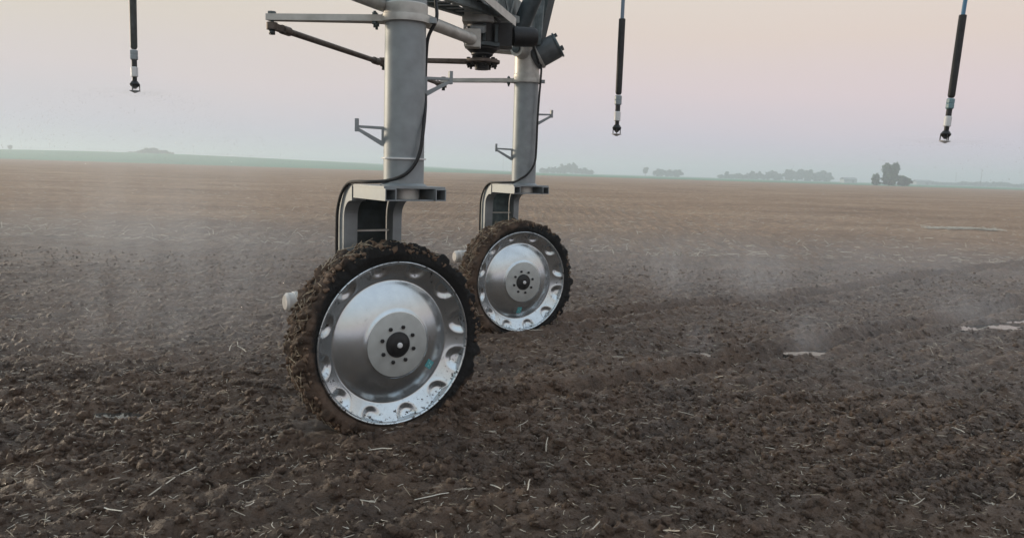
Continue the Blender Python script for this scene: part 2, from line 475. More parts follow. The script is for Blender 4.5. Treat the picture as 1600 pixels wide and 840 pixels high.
PUDDLES = ((2.80, 7.33, 0.20, 0.13, 1, 0.3), (2.92, 7.72, 0.22, 0.09, 2, 0.3), (1.73, 7.18, 0.20, 0.10, 3, 0.1), (5.35, 8.95, 0.50, 0.16, 4, 0.15), (6.2, 9.5, 0.5, 0.15, 12, 0.3),
           (-2.0, 5.06, 0.09, 0.06, 5, 0.4), (-2.42, 4.88, 0.20, 0.06, 6, 0.1))
def ground_h(x, y):
    u = x * NV.x + y * NV.y
    s = x * TV.x + y * TV.y
    wob = 0.35 * vnoise(s * 0.35, u * 0.35)
    rows = 0.5 * np.sin((u + wob * 0.22) * 2 * math.pi / 0.26) * (0.8 + 0.8 * vnoise(s * 0.8 + 7, u * 0.8))
    r1, m1 = rut(x, y, HUB_N); r2, m2 = rut(x, y, HUB_F)
    pressed = np.clip(m1 + m2, 0, 1)
    big = 0.05 * rotn(x, y, 0.55, 0.4) + 0.06 * rotn(x, y, 0.17, 1.1)
    n1 = rotn(x, y, 3.6, 0.3, 5)
    n2 = rotn(x, y, 8.5, 0.9, 9)
    n3 = rotn(x, y, 17.0, 1.4, 2)
    n4 = rotn(x, y, 33.0, 0.2, 4)
    n5 = rotn(x, y, 21.0, 0.7, 13)
    rough = 0.034 * n1 + 0.050 * np.abs(n2) - 0.040 * np.abs(n5) + 0.034 * n3 + 0.024 * n4 + 0.040 * rows
    h = big + rough * (1 - 0.55 * pressed) + r1 + r2
    for (cx, cy_, rx, ry, _, ro) in PUDDLES:               # hollows that hold water
        a = (x - cx) * math.cos(ro) + (y - cy_) * math.sin(ro); b = -(x - cx) * math.sin(ro) + (y - cy_) * math.cos(ro)
        k = np.exp(-((a / (rx * 1.1)) ** 2 + (b / (ry * 1.1)) ** 2) ** 1.5)
        h = h * (1 - 0.5 * k) - 0.04 * k
    # the rut stays clear of the wheels' standing places
    for hb in (HUB_N, HUB_F):
        c = hb - NV * 0.16
        dd = ((x - c.x) * TV.x + (y - c.y) * TV.y) ** 2 / 0.45 ** 2 + ((x - c.x) * NV.x + (y - c.y) * NV.y) ** 2 / 0.28 ** 2
        k = np.exp(-dd)
        h = h * (1 - 0.7 * k) - 0.015 * k
    return h

def axis(lo, hi, step, far_lo, far_hi, g):
    mid = list(np.arange(lo, hi, step))
    a, st = mid[-1], step
    while a < far_hi:
        st *= g; a += st; mid.append(min(a, far_hi))
    a, st = mid[0], step
    pre = []
    while a > far_lo:
        st *= g; a -= st; pre.append(max(a, far_lo))
    return np.array(pre[::-1] + mid)

def grid_mesh(name, xs, ys, hf, m):
    X, Y = np.meshgrid(xs, ys)
    Z = hf(X, Y)
    V = np.stack([X, Y, Z], -1).reshape(-1, 3)
    nx, ny = len(xs), len(ys)
    i = np.arange(ny - 1)[:, None] * nx + np.arange(nx - 1)[None, :]
    F = np.stack([i, i + 1, i + nx + 1, i + nx], -1).reshape(-1, 4)
    return np_mesh(name, V, F, m, smooth=True)

xs = axis(-5.2, 7.2, 0.024, -700, 700, 1.05)
ys = axis(2.9, 11.5, 0.022, -40, FIELD_END, 1.045)
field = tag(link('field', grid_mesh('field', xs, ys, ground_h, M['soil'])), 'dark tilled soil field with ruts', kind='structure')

def land_h(x, y):
    ridge = 6.6 * np.exp(-((x + 400) / 190) ** 2) + 3.4 * np.exp(-((x + 200) / 150) ** 2)
    return -0.25 + ridge * sstep(400, 720, y) + 1.0 * vnoise(x * 0.004, y * 0.004) * sstep(400, 1200, y)
farm = tag(link('farmland', grid_mesh('farmland', np.linspace(-1600, 1600, 121), np.concatenate([np.linspace(FIELD_END - 6, 700, 14), np.linspace(730, 1400, 30)]), land_h, M['crop'])),
           'hazy green crop land beyond the tilled field', kind='structure')

# puddles along the wheel tracks and in the hollows
def puddle(cx, cy, rx, ry, seed, rot=0.0):
    rr = np.random.default_rng(seed)
    n = 40
    ph = rr.random(5) * 6.28
    th = np.linspace(0, 2 * math.pi, n, endpoint=False)
    k = 1 + 0.22 * np.sin(2 * th + ph[0]) + 0.16 * np.sin(3 * th + ph[1]) + 0.10 * np.sin(5 * th + ph[2]) + 0.07 * np.sin(9 * th + ph[3])
    px, py = np.cos(th) * rx * k, np.sin(th) * ry * k
    c, s_ = math.cos(rot), math.sin(rot)
    qx, qy = px * c - py * s_, px * s_ + py * c
    rx_, ry_ = ground_h(cx + qx, cy + qy), ground_h(cx + qx * 0.5, cy + qy * 0.5)
    z = min(float(np.percentile(rx_, 68)), float(np.percentile(ry_, 85)) + 0.03)
    V = [(0, 0, 0)] + [(a, b, 0) for a, b in zip(qx, qy)]
    V += [(a * 1.02, b * 1.02, -0.05) for a, b in zip(qx, qy)]
    me = bpy.data.meshes.new('puddle')
    F = [(0, 1 + i, 1 + (i + 1) % n) for i in range(n)] + [(1 + i, 1 + n + i, 1 + n + (i + 1) % n, 1 + (i + 1) % n) for i in range(n)]
    me.from_pydata(V, [], F); me.update()
    o = link('puddle', me, None, (cx, cy, z), M['water'])
    return tag(o, kind='structure')
for a in PUDDLES:
    puddle(*a)

# ------------------------------------------------------------------ loose clods and crop residue
def scatter_meshes(name, protoV, protoF, pos, scale, rot3, m, smooth=False):
    """joins many transformed copies of small prototypes into one mesh"""
    allV, allF, off = [], [], 0
    which = RNG.integers(0, len(protoV), len(pos))
    for k in range(len(protoV)):
        idx = np.where(which == k)[0]
        if len(idx) == 0: continue
        P = protoV[k][None] * scale[idx][:, None, :]
        P = np.einsum('nij,nvj->nvi', rot3[idx], P) + pos[idx][:, None, :]
        nv = protoV[k].shape[0]
        F = protoF[k][None] + (np.arange(len(idx)) * nv)[:, None, None] + off
        allV.append(P.reshape(-1, 3)); allF.append(F.reshape(-1, protoF[k].shape[1])); off += nv * len(idx)
    return np_mesh(name, np.concatenate(allV), np.concatenate(allF), m, smooth)

def rots(yaw, tilt_a, tilt):
    """rotation matrices: yaw about z, then a tilt about a horizontal axis"""
    n = len(yaw)
    cz, sz = np.cos(yaw), np.sin(yaw)
    Z = np.zeros((n, 3, 3)); Z[:, 0, 0] = cz; Z[:, 0, 1] = -sz; Z[:, 1, 0] = sz; Z[:, 1, 1] = cz; Z[:, 2, 2] = 1
    ax = np.stack([np.cos(tilt_a), np.sin(tilt_a), np.zeros(n)], -1)
    c, s_ = np.cos(tilt), np.sin(tilt)
    K = np.zeros((n, 3, 3)); K[:, 0, 2] = ax[:, 1]; K[:, 1, 2] = -ax[:, 0]; K[:, 2, 0] = -ax[:, 1]; K[:, 2, 1] = ax[:, 0]
    Rm = np.eye(3)[None] + s_[:, None, None] * K + (1 - c)[:, None, None] * (K @ K)
    return Rm @ Z

def ico(sub, jit, seed):
    bm = bmesh.new(); bmesh.ops.create_icosphere(bm, subdivisions=sub, radius=1.0)
    rr = random.Random(seed)
    for v in bm.verts: v.co *= 1 + jit * (rr.random() - 0.5)
    bm.verts.index_update()
    V = np.array([v.co[:] for v in bm.verts]); F = np.array([[v.index for v in f.verts] for f in bm.faces])
    bm.free()
    return V, F
ic = [ico(1, 1.1, k) for k in range(12)]
ic2 = [ico(2, 0.95, 40 + k) for k in range(10)]

def spread(n, y0, y1, powr=1.0):
    """points over the wedge of field in front of the camera, denser nearby"""
    y = y0 + (y1 - y0) * RNG.random(n) ** powr
    x = (RNG.random(n) * 2 - 1) * (0.75 * y + 0.8)
    return x, y

def wheel_clear(x, y):
    ok = np.ones(len(x), bool)
    for hb in (HUB_N, HUB_F):
        c = hb - NV * 0.16
        s_ = (x - c.x) * TV.x + (y - c.y) * TV.y; u = (x - c.x) * NV.x + (y - c.y) * NV.y
        ok &= ~((np.abs(s_) < 0.55) & (np.abs(u) < 0.2))
    return ok

def clods(n, y0, y1, protos, smin, smax, powr, name, smooth=True):
    x, y = spread(n, y0, y1, powr)
    k = wheel_clear(x, y); x, y = x[k], y[k]; n = len(x)
    sz = smin + (smax - smin) * RNG.random(n) ** 2.6
    z = ground_h(x, y) + sz * 0.05
    sc = sz[:, None] * (0.7 + 0.6 * RNG.random((n, 3))); sc[:, 2] *= 0.75
    rm = rots(RNG.random(n) * 6.28, RNG.random(n) * 6.28, RNG.random(n) * 1.2)
    return scatter_meshes(name, [p[0] for p in protos], [p[1] for p in protos], np.stack([x, y, z], -1), sc, rm, M['soil'], smooth)
tag(link('soil_clods', clods(6500, 2.9, 6.0, ic2, 0.006, 0.034, 1.0, 'soil_clods')), 'crumbled dark soil clods in front of the wheels', kind='stuff')
tag(link('soil_crumbs', clods(22000, 2.9, 6.0, ic, 0.003, 0.015, 1.0, 'soil_crumbs', False)), 'fine dark soil crumbs in front of the wheels', kind='stuff')
tag(link('soil_clods', clods(28000, 4.0, 14.0, ic, 0.007, 0.030, 1.6, 'soil_clods')), 'crumbled dark soil clods behind and beside the wheels', kind='stuff')

def straw_proto(seed, seg=3):
    """a split, bent piece of stalk: three-sided, about 1 long"""
    rr = random.Random(seed)
    pts = []
    ang = 0.0; p = Vector((-0.5, 0, 0))
    for i in range(seg + 1):
        pts.append(p.copy())
        ang += rr.uniform(-0.28, 0.28) if rr.random() < 0.75 else rr.uniform(-0.9, 0.9)
        p += Vector((math.cos(ang), math.sin(ang), rr.uniform(-0.15, 0.2))) / seg
    V, F = [], []
    for i, q in enumerate(pts):
        w = 0.045 * (1 - 0.5 * abs(i / seg - 0.5))
        V += [q + Vector((0, -w, 0)), q + Vector((0, w, 0)), q + Vector((0, 0, w * 1.1))]
    for i in range(seg):
        a, b = 3 * i, 3 * i + 3
        for k in range(3):
            k2 = (k + 1) % 3
            F += [(a + k, a + k2, b + k2), (a + k, b + k2, b + k)]
    F += [(0, 2, 1), (3 * seg, 3 * seg + 1, 3 * seg + 2)]
    return np.array([v[:] for v in V]), np.array(F)
sp = [straw_proto(k, 3) for k in range(9)]
def straw(n, y0, y1, lmin, lmax, powr, m, name):
    x, y = spread(n, y0, y1, powr)
    k = wheel_clear(x, y); x, y = x[k], y[k]; n = len(x)
    ln = lmin + (lmax - lmin) * RNG.random(n) ** 2.5
    z = ground_h(x, y) + 0.012
    wd = 0.03 + 0.04 * RNG.random(n)
    sc = np.stack([ln, np.maximum(ln * 0.55, wd * 0.8), np.maximum(ln * 0.5, wd * 0.8)], -1)
    rm = rots(RNG.random(n) * 6.28, RNG.random(n) * 6.28, (RNG.random(n) ** 2) * 0.9)
    return scatter_meshes(name, [p[0] for p in sp], [p[1] for p in sp], np.stack([x, y, z], -1), sc, rm, m, False)
tag(link('crop_residue', straw(8000, 2.9, 15.0, 0.012, 0.065, 1.1, M['straw_pale'], 'crop_residue')), 'tiny bleached chaff flecks between the dark clods', kind='stuff')
tag(link('crop_residue', straw(6500, 2.9, 15.0, 0.015, 0.075, 1.2, M['straw'], 'crop_residue')), 'short bits of dry straw strewn over the wet soil', kind='stuff')
tag(link('crop_residue', straw(4200, 7.0, 45.0, 0.04, 0.16, 1.0, M['straw_pale'], 'crop_residue')), 'pale chaff and stubble strewn over the drier soil', kind='stuff')

tag(link('crop_residue', straw(8000, 16.0, 95.0, 0.10, 0.32, 1.7, M['straw_pale'], 'crop_residue')), 'pale stubble flecks over the far dry soil', kind='stuff')

# the larger stalk pieces, each its own object
stalk_meshes = [np_mesh('stalk', straw_proto(100 + k, 4)[0] * np.array([1, 0.9, 0.9]), straw_proto(100 + k, 4)[1], M['straw_pale']) for k in range(8)]
placed = 0
while placed < 140:
    y = 3.1 + 9.0 * random.random() ** 1.3
    x = random.uniform(-1, 1) * (0.64 * y)
    if not wheel_clear(np.array([x]), np.array([y]))[0]: continue
    o = link('stalk', random.choice(stalk_meshes), None, (x, y, float(ground_h(np.array([x]), np.array([y]))[0]) + 0.016))
    L = 0.06 + 0.12 * random.random() ** 2
    o.scale = (L, L * random.uniform(0.5, 0.8), L * random.uniform(0.5, 0.8))
    o.rotation_euler = (random.uniform(-0.3, 0.3), random.uniform(-0.45, 0.25), random.uniform(0, 6.28))
    tag(o, 'pale dry stalk piece lying loose on the dark tilled soil', 'stalk', 'stalk pieces strewn over the tilled field')
    placed += 1

# a bleached windrow of straw far out on the dry soil
n = 170
tx = RNG.random(n); x = 14.4 + 2.5 * tx + RNG.normal(0, 0.02, n); y = 28.0 + 0.1 * np.sin(tx * 5) + RNG.normal(0, 0.05, n)
sc = np.stack([0.25 + 0.3 * RNG.random(n), np.full(n, 0.2), np.full(n, 0.2)], -1)
me = scatter_meshes('straw_windrow', [p[0] for p in sp], [p[1] for p in sp], np.stack([x, y, ground_h(x, y) + 0.03 + 0.015 * RNG.random(n)], -1), sc,
                    rots(RNG.normal(0, 0.35, n), RNG.random(n) * 6.28, RNG.random(n) * 0.3), M['straw_pale'])
tag(link('straw_windrow', me), 'thin pale line of bleached straw far out on the dry soil', kind='stuff')

# ------------------------------------------------------------------ the irrigation tower
TW = link('irrigation_tower', None, None, (-0.31, 6.4, 0))
tag(TW, 'galvanised irrigation tower on two muddy steered wheels crossing the field', 'irrigation machine')
UP = Vector((0, 0, 1))
MAST_N = Vector((-0.660, 4.80, 0)); MAST_F = Vector((0.086, 8.00, 0))
MR = 0.119

# --- wheel meshes (local frame: x = rolling direction, y = up, z = outward)
def rim_mesh():
    prof = [(0.0, 0.012), (0.07, 0.012), (0.13, 0.012), (0.196, 0.012), (0.203, 0.0105), (0.209, 0.006), (0.215, 0.000)]
    for k in range(1, 15):
        t = k / 14
        r = 0.215 + (0.374 - 0.215) * t
        prof.append((r, 0.0 - 0.078 * (0.55 * t + 0.45 * t * t)))
    prof += [(0.379, -0.0805), (0.384, -0.081), (0.389, -0.0795)]
    for k in range(1, 25):
        t = k / 24
        prof.append((0.389 + (0.484 - 0.389) * t, -0.0795 + 0.060 * t))
    prof += [(0.488, -0.014), (0.491, -0.006), (0.496, 0.001), (0.501, 0.002), (0.505, -0.003), (0.506, -0.012), (0.502, -0.024), (0.49, -0.035), (0.47, -0.06), (0.45, -0.12), (0.45, -0.19), (0.47, -0.23), (0.50, -0.25)]
    NS = 288
    V, F = [], []
    for (r, z) in prof:
        for k in range(NS):
            th = 2 * math.pi * k / NS
            zz = z
            if 0.389 < r < 0.489 and z > -0.1:
                a12 = (th / (2 * math.pi) * 12) % 1.0 - 0.5
                dx = a12 * 2 * math.pi / 12 * r / 0.076
                dr = (r - 0.484) / 0.080
                d = math.hypot(dx, dr)
                zz -= 0.024 * float(sstep(1.02, 0.42, np.float64(d))) * (1 - 0.35 * float(sstep(0.480, 0.489, np.float64(r))))
                lip = math.exp(-((d - 1.03) / 0.09) ** 2)
                zz += 0.002 * lip
            V.append((r * math.cos(th), r * math.sin(th), zz))
    for i in range(len(prof) - 1):
        for k in range(NS):
            k2 = (k + 1) % NS
            F.append((i * NS + k, (i + 1) * NS + k, (i + 1) * NS + k2, i * NS + k2))
    return np_mesh('wheel', V, F, M['rim'], True)

def tyre_mesh(seed):
    """squarish tyre whose shoulders wave from side to side, with angled lugs and packed mud"""
    NS, NP = 540, 64
    rr = np.random.default_rng(seed)
    th = np.linspace(0, 2 * math.pi, NS, endpoint=False)
    # cross-section: (radius, axial) from outer bead over the tread to the inner bead
    ctrl = np.array([(0.500, -0.026), (0.520, -0.004), (0.550, 0.004), (0.575, -0.004), (0.580, -0.030), (0.580, -0.10), (0.581, -0.16), (0.579, -0.22), (0.575, -0.275), (0.567, -0.298), (0.545, -0.308), (0.517, -0.304), (0.50, -0.29)])
    tt = np.linspace(0, len(ctrl) - 1, NP)
    pr = np.interp(tt, np.arange(len(ctrl)), ctrl[:, 0]); pz = np.interp(tt, np.arange(len(ctrl)), ctrl[:, 1])
    TH, PR = np.meshgrid(th, pr, indexing='ij'); _, PZ = np.meshgrid(th, pz, indexing='ij')
    tread = sstep(0.558, 0.575, PR)
    wave = 0.018 * np.sin(TH * 6) * sstep(0.51, 0.57, PR)
    ax = (PZ + 0.16) / 0.14                                  # -1..1 across the tread
    lug_ph = (TH * 22 / (2 * math.pi) + 0.35 * np.abs(ax) + 0.5 * (ax > 0)) % 1.0
    lug = sstep(0.08, 0.2, lug_ph) * (1 - sstep(0.48, 0.6, lug_ph)) * sstep(0.08, 0.25, np.abs(ax))
    u, v = TH * 0.58, PZ
    f = lambda s, o: vnoise(u * s + o, v * s + o * 1.3)
    mud = 0.024 * np.abs(f(14, 3)) + 0.026 * f(26, 8) + 0.016 * f(55, 17) + 0.012 * f(110, 5)
    rad = PR + tread * (0.029 * lug + mud * 1.0) + (1 - tread) * sstep(0.515, 0.545, PR) * 0.35 * mud
    side = (1 - tread) * sstep(0.51, 0.54, PR) * np.sign(PZ + 0.16)
    Z = PZ * 0.86 + wave + side * (0.35 * mud) + 0.008 * tread * f(40, 21)
    V = np.stack([rad * np.cos(TH), rad * np.sin(TH), Z], -1).reshape(-1, 3)
    i = np.arange(NS)[:, None]; j = np.arange(NP - 1)[None, :]
    a = i * NP + j; b = ((i + 1) % NS) * NP + j
    F = np.stack([a, b, b + 1, a + 1], -1).reshape(-1, 4)
    return np_mesh('tyre', V, F, M['tyre'], True)

def crust_mesh(seed):
    """clods and straw packed between the lugs"""
    rr = np.random.default_rng(seed)
    n = 2300
    th = rr.random(n) * 2 * math.pi; z = 0.0 - 0.26 * rr.random(n)
    r = 0.582 + 0.022 * rr.random(n) - 0.02 * (z > -0.02)
    sz = 0.005 + 0.014 * rr.random(n) ** 2
    pos = np.stack([r * np.cos(th), r * np.sin(th), z], -1)
    sc = sz[:, None] * (0.6 + 0.8 * rr.random((n, 3)))
    return scatter_meshes('mud_clumps', [p[0] for p in ic], [p[1] for p in ic], pos, sc, rots(rr.random(n) * 6.28, rr.random(n) * 6.28, rr.random(n) * 3), M['mud'], True)

def tyre_straw_mesh(seed):
    rr = np.random.default_rng(seed)
    n = 430
    th = rr.random(n) * 2 * math.pi; z = -0.01 - 0.25 * rr.random(n)
    r = 0.597 + 0.02 * rr.random(n)
    ln = 0.03 + 0.11 * rr.random(n) ** 1.6
    sc = np.stack([ln, np.maximum(ln * 0.5, 0.03), np.maximum(ln * 0.5, 0.03)], -1)
    # lay them along the tread
    rot = np.zeros((n, 3, 3))
    tx = np.stack([-np.sin(th), np.cos(th), np.zeros(n)], -1); rad = np.stack([np.cos(th), np.sin(th), np.zeros(n)], -1); zz = np.tile([0, 0, 1.0], (n, 1))
    a = rr.random(n) * 6.28
    d = tx * np.cos(a)[:, None] + zz * np.sin(a)[:, None] + rad * (0.55 * (rr.random(n) - 0.25))[:, None]
    d /= np.linalg.norm(d, axis=1)[:, None]
    e = np.cross(rad, d); e /= np.linalg.norm(e, axis=1)[:, None]
    rot[:, :, 0] = d; rot[:, :, 1] = e; rot[:, :, 2] = np.cross(d, e)
    return scatter_meshes('straw_bits', [p[0] for p in sp], [p[1] for p in sp], np.stack([r * np.cos(th), r * np.sin(th), z], -1), sc, rot, M['straw'], False)

RIM = rim_mesh()
def lathe_local(name, prof, m, n=32):
    b = MB(); b.lathe((0, 0, 0), (0, 0, 1), prof, n)
    bmesh.ops.recalc_face_normals(b.bm, faces=b.bm.faces)
    sharpen(b.bm)
    me = bpy.data.meshes.new(name); b.bm.to_mesh(me); b.bm.free(); me.materials.append(m)
    return me
CAP = lathe_local('hub_cap', [(0.079, 0.010), (0.079, 0.022), (0.074, 0.028), (0.060, 0.030), (0.052, 0.036), (0.030, 0.040), (0.0, 0.041)], M['black'])
TIP = lathe_local('axle_end', [(0.017, 0.030), (0.017, 0.048), (0.012, 0.053), (0.0, 0.054)], M['white'], 16)
HUBP = lathe_local('hub_plate', [(0.199, 0.0125), (0.199, 0.0150), (0.196, 0.0162), (0.0, 0.0165)], M['galv_hub'], 64)
NUT = lathe_local('lug_nut', [(0.016, 0.008), (0.016, 0.015), (0.0125, 0.016), (0.0125, 0.027), (0.009, 0.029), (0.0, 0.029)], M['black'], 6)
def sticker_mesh():
    # a round of three pale fins on a small teal patch, laid on the cone at angle 0
    V, F, mi = [], [], []
    r0, w = 0.292, 0.032
    zc = lambda r: (0.0 - 0.078 * (0.55 * ((r - 0.215) / 0.159) + 0.45 * ((r - 0.215) / 0.159) ** 2))
    def put(pts, lift, k):
        b = len(V)
        for (a, c) in pts:
            r = math.hypot(r0 + a, c)
            V.append((r0 + a, c, zc(r) + lift))
        F.append(tuple(range(b, b + len(pts)))); mi.append(k)
    for i in range(4):
        for j in range(4):
            x0, x1 = -w + i * w / 2, -w + (i + 1) * w / 2; y0, y1 = -w * 0.8 + j * w * 0.4, -w * 0.8 + (j + 1) * w * 0.4
            put([(x0, y0), (x1, y0), (x1, y1), (x0, y1)], 0.0022, 0)
    for k in range(3):
        a = k * 2.094
        q = [(0.004, 0.001), (0.022, -0.004), (0.011, 0.013)]
        put([(x * math.cos(a) - y * math.sin(a), x * math.sin(a) + y * math.cos(a)) for x, y in q], 0.0042, 1)
    me = bpy.data.meshes.new('sticker'); me.from_pydata(V, [], F)
    me.materials.append(M['sticker']); me.materials.append(M['sticker_pale'])
    me.polygons.foreach_set('material_index', mi); me.update()
    return me
STK = sticker_mesh()

def wheel(hub, spin, seed, TV, NV):
    BASIS = Matrix(((TV.x, 0, NV.x), (TV.y, 0, NV.y), (0, 1, 0)))
    w = link('wheel', RIM, TW, hub - TW.location)
    w.rotation_euler = (BASIS @ Matrix.Rotation(spin, 3, 'Z')).to_euler()
    link('tyre', tyre_mesh(seed), w)
    tag(link('mud_clumps', crust_mesh(seed + 1), w), kind='stuff')
    tag(link('straw_bits', tyre_straw_mesh(seed + 2), w), kind='stuff')
    link('hub_plate', HUBP, w)
    link('hub_cap', CAP, w); link('axle_end', TIP, w)
    for k in range(8):
        a = 2 * math.pi * (k + 0.35) / 8
        link('lug_nut', NUT, w, (0.110 * math.cos(a), 0.110 * math.sin(a), 0))
    link('sticker', STK, w)
    return w
wheel(HUB_N, R(-33), 5, TV, NV)['label'] = 'near muddy wheel with bright galvanised dished disc'
wheel(HUB_F, R(-92), 25, TV_F, NV_F)['label'] = 'far muddy wheel with bright galvanised dished disc'

# --- masts, forks, drives
def tower_leg(mast, hub, pz, near, TV, NV):
    mz = pz                                              # top of the fork plate
    P = lambda a, b, z: Vector((mast.x, mast.y, 0)) + TV * a + NV * b + UP * z
    H = lambda a, b, z: Vector((hub.x, hub.y, hub.z)) + TV * a + NV * b + UP * z
    ms = MB().cyl(P(0, 0, mz), P(0, 0, 2.47), MR, 48).build('mast', M['galv'], TW)
    MB().lathe(P(0, 0, 2.455), UP, [(MR + 0.006, 0), (MR + 0.008, 0.004), (MR + 0.008, 0.072), (MR + 0.004, 0.078)], 48).build('collar', M['galv_pale'], ms)
    MB().lathe(P(0, 0, mz), UP, [(MR + 0.02, 0), (MR + 0.02, 0.004), (MR + 0.004, 0.016)], 48).build('weld_ring', M['galv'], ms)
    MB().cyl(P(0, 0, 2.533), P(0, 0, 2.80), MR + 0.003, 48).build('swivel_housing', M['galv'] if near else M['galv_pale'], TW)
    # climbing steps: bent flat bar triangles with an upturned toe
    for (dx, dy, z) in ((-1.0, -0.05, 1.77 if near else 1.75), (0.93, 0.36, 2.07 if near else 2.10)):
        d = Vector((dx, dy, 0)).normalized()
        sd_ = d.cross(UP)
        o = P(0, 0, 0)
        e = lambda a, h: o + d * (MR + a) + UP * (z + h)
        st = MB()
        st.prism([e(-0.01, 0.045), e(0.15, 0.052), e(0.15, 0.066), e(-0.01, 0.062)], sd_ * 0.032)
        st.prism([e(-0.01, -0.05), e(0.012, -0.05), e(0.155, 0.035), e(0.15, 0.052), e(0.135, 0.045), e(0.0, -0.026)], sd_ * 0.032)
        st.prism([e(-0.012, -0.05), e(0.012, -0.05), e(0.012, 0.062), e(-0.012, 0.062)], sd_ * 0.036)
        st.prism([e(0.148, 0.03), e(0.168, 0.03), e(0.168, 0.105), e(0.148, 0.105)], sd_ * 0.034)
        st.build('step', M['galv'], ms)
    # head plate of the fork: two open square tubes under a plate
    fk = MB()
    hw = 0.20
    fk.box(P(0, -0.065, mz - 0.006), (2 * hw, 0.43, 0.012), (TV, NV, UP))
    fork = fk.build('wheel_fork', M['galv'], TW)
    for s_ in (-1, 1):
        t = MB()
        c, wd, tk, y0, y1 = s_ * (hw - 0.037), 0.07, 0.006, -0.275, 0.165
        for (oa, oz, sa, sz) in ((0, -tk / 2, wd, tk), (0, -wd + tk / 2, wd, tk), (-wd / 2 + tk / 2, -wd / 2, tk, wd - 2 * tk), (wd / 2 - tk / 2, -wd / 2, tk, wd - 2 * tk)):
            t.box(P(c + oa, (y0 + y1) / 2, mz - 0.0125 + oz), (sa, y1 - y0, sz), (TV, NV, UP))
        t.build('square_tube', M['galv'], fork)
    MB().box(P(0, 0.0, mz - 0.080), (2 * hw - 0.15, 0.30, 0.008), (TV, NV, UP)).build('lower_plate', M['galv'], fork)
    MB().cyl(P(0, 0, mz - 0.075), P(0, 0, mz - 0.0125), 0.095, 32).build('pivot_boss', M['galv_pale'], fork)
    # bent back plate with a flange down each side
    NB = -0.51                                           # how far behind the mast the plate drops
    path = []
    for k in range(9):
        a = math.pi / 2 * k / 8
        path.append((NB + 0.205 - 0.205 * math.sin(a), mz - 0.206 + 0.205 * math.cos(a)))
    path = [(-0.29, mz - 0.001)] + path + [(NB, hub.z + 0.08)]
    bp = MB()
    rows = []
    for (b_, z) in path:
        rows.append((b_, z))
    outer = []
    for s_ in (-1, 1):
        outer.append([bp.bm.verts.new(P(-0.105 if s_ < 0 else 0.135, b_, z - 0.004)) for (b_, z) in rows])
    for i in range(len(rows) - 1):
        f = bp.bm.faces.new((outer[0][i], outer[1][i], outer[1][i + 1], outer[0][i + 1]))
    geom = bmesh.ops.solidify(bp.bm, geom=list(bp.bm.faces), thickness=0.010)
    bp.build('back_plate', M['steel_dark'] if near else M['steel_blue'], fork)  # plate coloured dark so the channel interior reads dark, near one darkest
    for s_ in (-1, 1):
        fl = MB()
        tw = 0.092 if s_ < 0 else 0.062
        tc_ = s_ * (0.201 - tw / 2)
        poly = [P(tc_, b_, z - 0.0012) for (b_, z) in rows]
        inner = []
        wdt = 0.10
        for i, (b_, z) in enumerate(rows):
            k0, k1 = rows[max(i - 1, 0)], rows[min(i + 1, len(rows) - 1)]
            tx, tz = k1[0] - k0[0], k1[1] - k0[1]
            L = math.hypot(tx, tz)
            nx, nz = -tz / L, tx / L
            w_ = wdt * (1.0 if i < len(rows) - 1 else 0.9)
            inner.append(P(tc_, b_ + nx * w_, z - 0.0012 + nz * w_))
        a = [(p, q) for p, q in zip(poly, inner)]
        for i in range(len(a) - 1):
            fl.prism([a[i][0], a[i + 1][0], a[i + 1][1], a[i][1]], TV * tw)
        fl.build('fork_arm', M['galv'], fork)
    MB().box(P(0.015, NB + 0.035, mz - 0.30), (0.23, 0.06, 0.010), (TV, NV, UP)).build('stiffener', M['galv_pale'], fork)
    # wheel gearbox behind the wheel, motor to the side of it
    gb = MB()
    gb.lathe(H(0, -0.40, 0), NV, [(0.13, -0.10), (0.15, -0.06), (0.15, 0.06), (0.11, 0.10), (0.08, 0.12), (0.08, 0.36)], 32)
    gb.box(H(-0.12, -0.47, 0.13), (0.16, 0.14, 0.18), (TV, NV, UP))
    g = gb.build('wheel_gearbox', M['steel_dark'], TW)
    mo = MB()
    mo.lathe(H(-0.19, -0.50, 0.215), -TV, [(0.045, 0.0), (0.062, 0.03), (0.062, 0.24), (0.066, 0.245), (0.066, 0.275), (0.060, 0.28), (0.060, 0.315), (0.045, 0.33)], 28)
    m_ = mo.build('drive_motor', M['motor_white'], TW)
    for k in (0.08, 0.15):
        MB().lathe(H(-0.19, -0.50, 0.215), -TV, [(0.0625, k), (0.0665, k + 0.004), (0.0665, k + 0.018), (0.0625, k + 0.022)], 28).build('band', M['steel_blue'], m_)
tower_leg(MAST_N, HUB_N, 1.490, True, TV, NV)
tower_leg(MAST_F, HUB_F, 1.462, False, TV_F, NV_F)

# --- cables running down the masts
def cable(pts, r, name='power_cable', m=None):
    return MB().tube(bez(pts, 7), r, 10).build(name, m or M['rubber'], TW)
c1 = cable([(-0.52, 5.0, 2.95), (-0.512, 4.95, 2.72), (-0.497, 4.90, 2.575), (-0.487, 4.85, 2.466), (-0.532, 4.84, 2.36), (-0.545, 4.862, 2.25), (-0.548, 4.862, 2.10), (-0.538, 4.80, 1.96), (-0.540, 4.72, 1.80), (-0.552, 4.69, 1.69),
       (-0.585, 4.672, 1.61), (-0.643, 4.665, 1.553), *[MAST_N + TV * q[0] + NV * q[1] + UP * q[2] for q in ((-0.12, 0.02, 1.518), (-0.18, -0.10, 1.508), (-0.20, -0.22, 1.505), (-0.21, -0.33, 1.49), (-0.214, -0.42, 1.425), (-0.216, -0.475, 1.32), (-0.216, -0.485, 1.2), (-0.216, -0.485, 1.04), (-0.20, -0.50, 0.85))]], 0.0105)
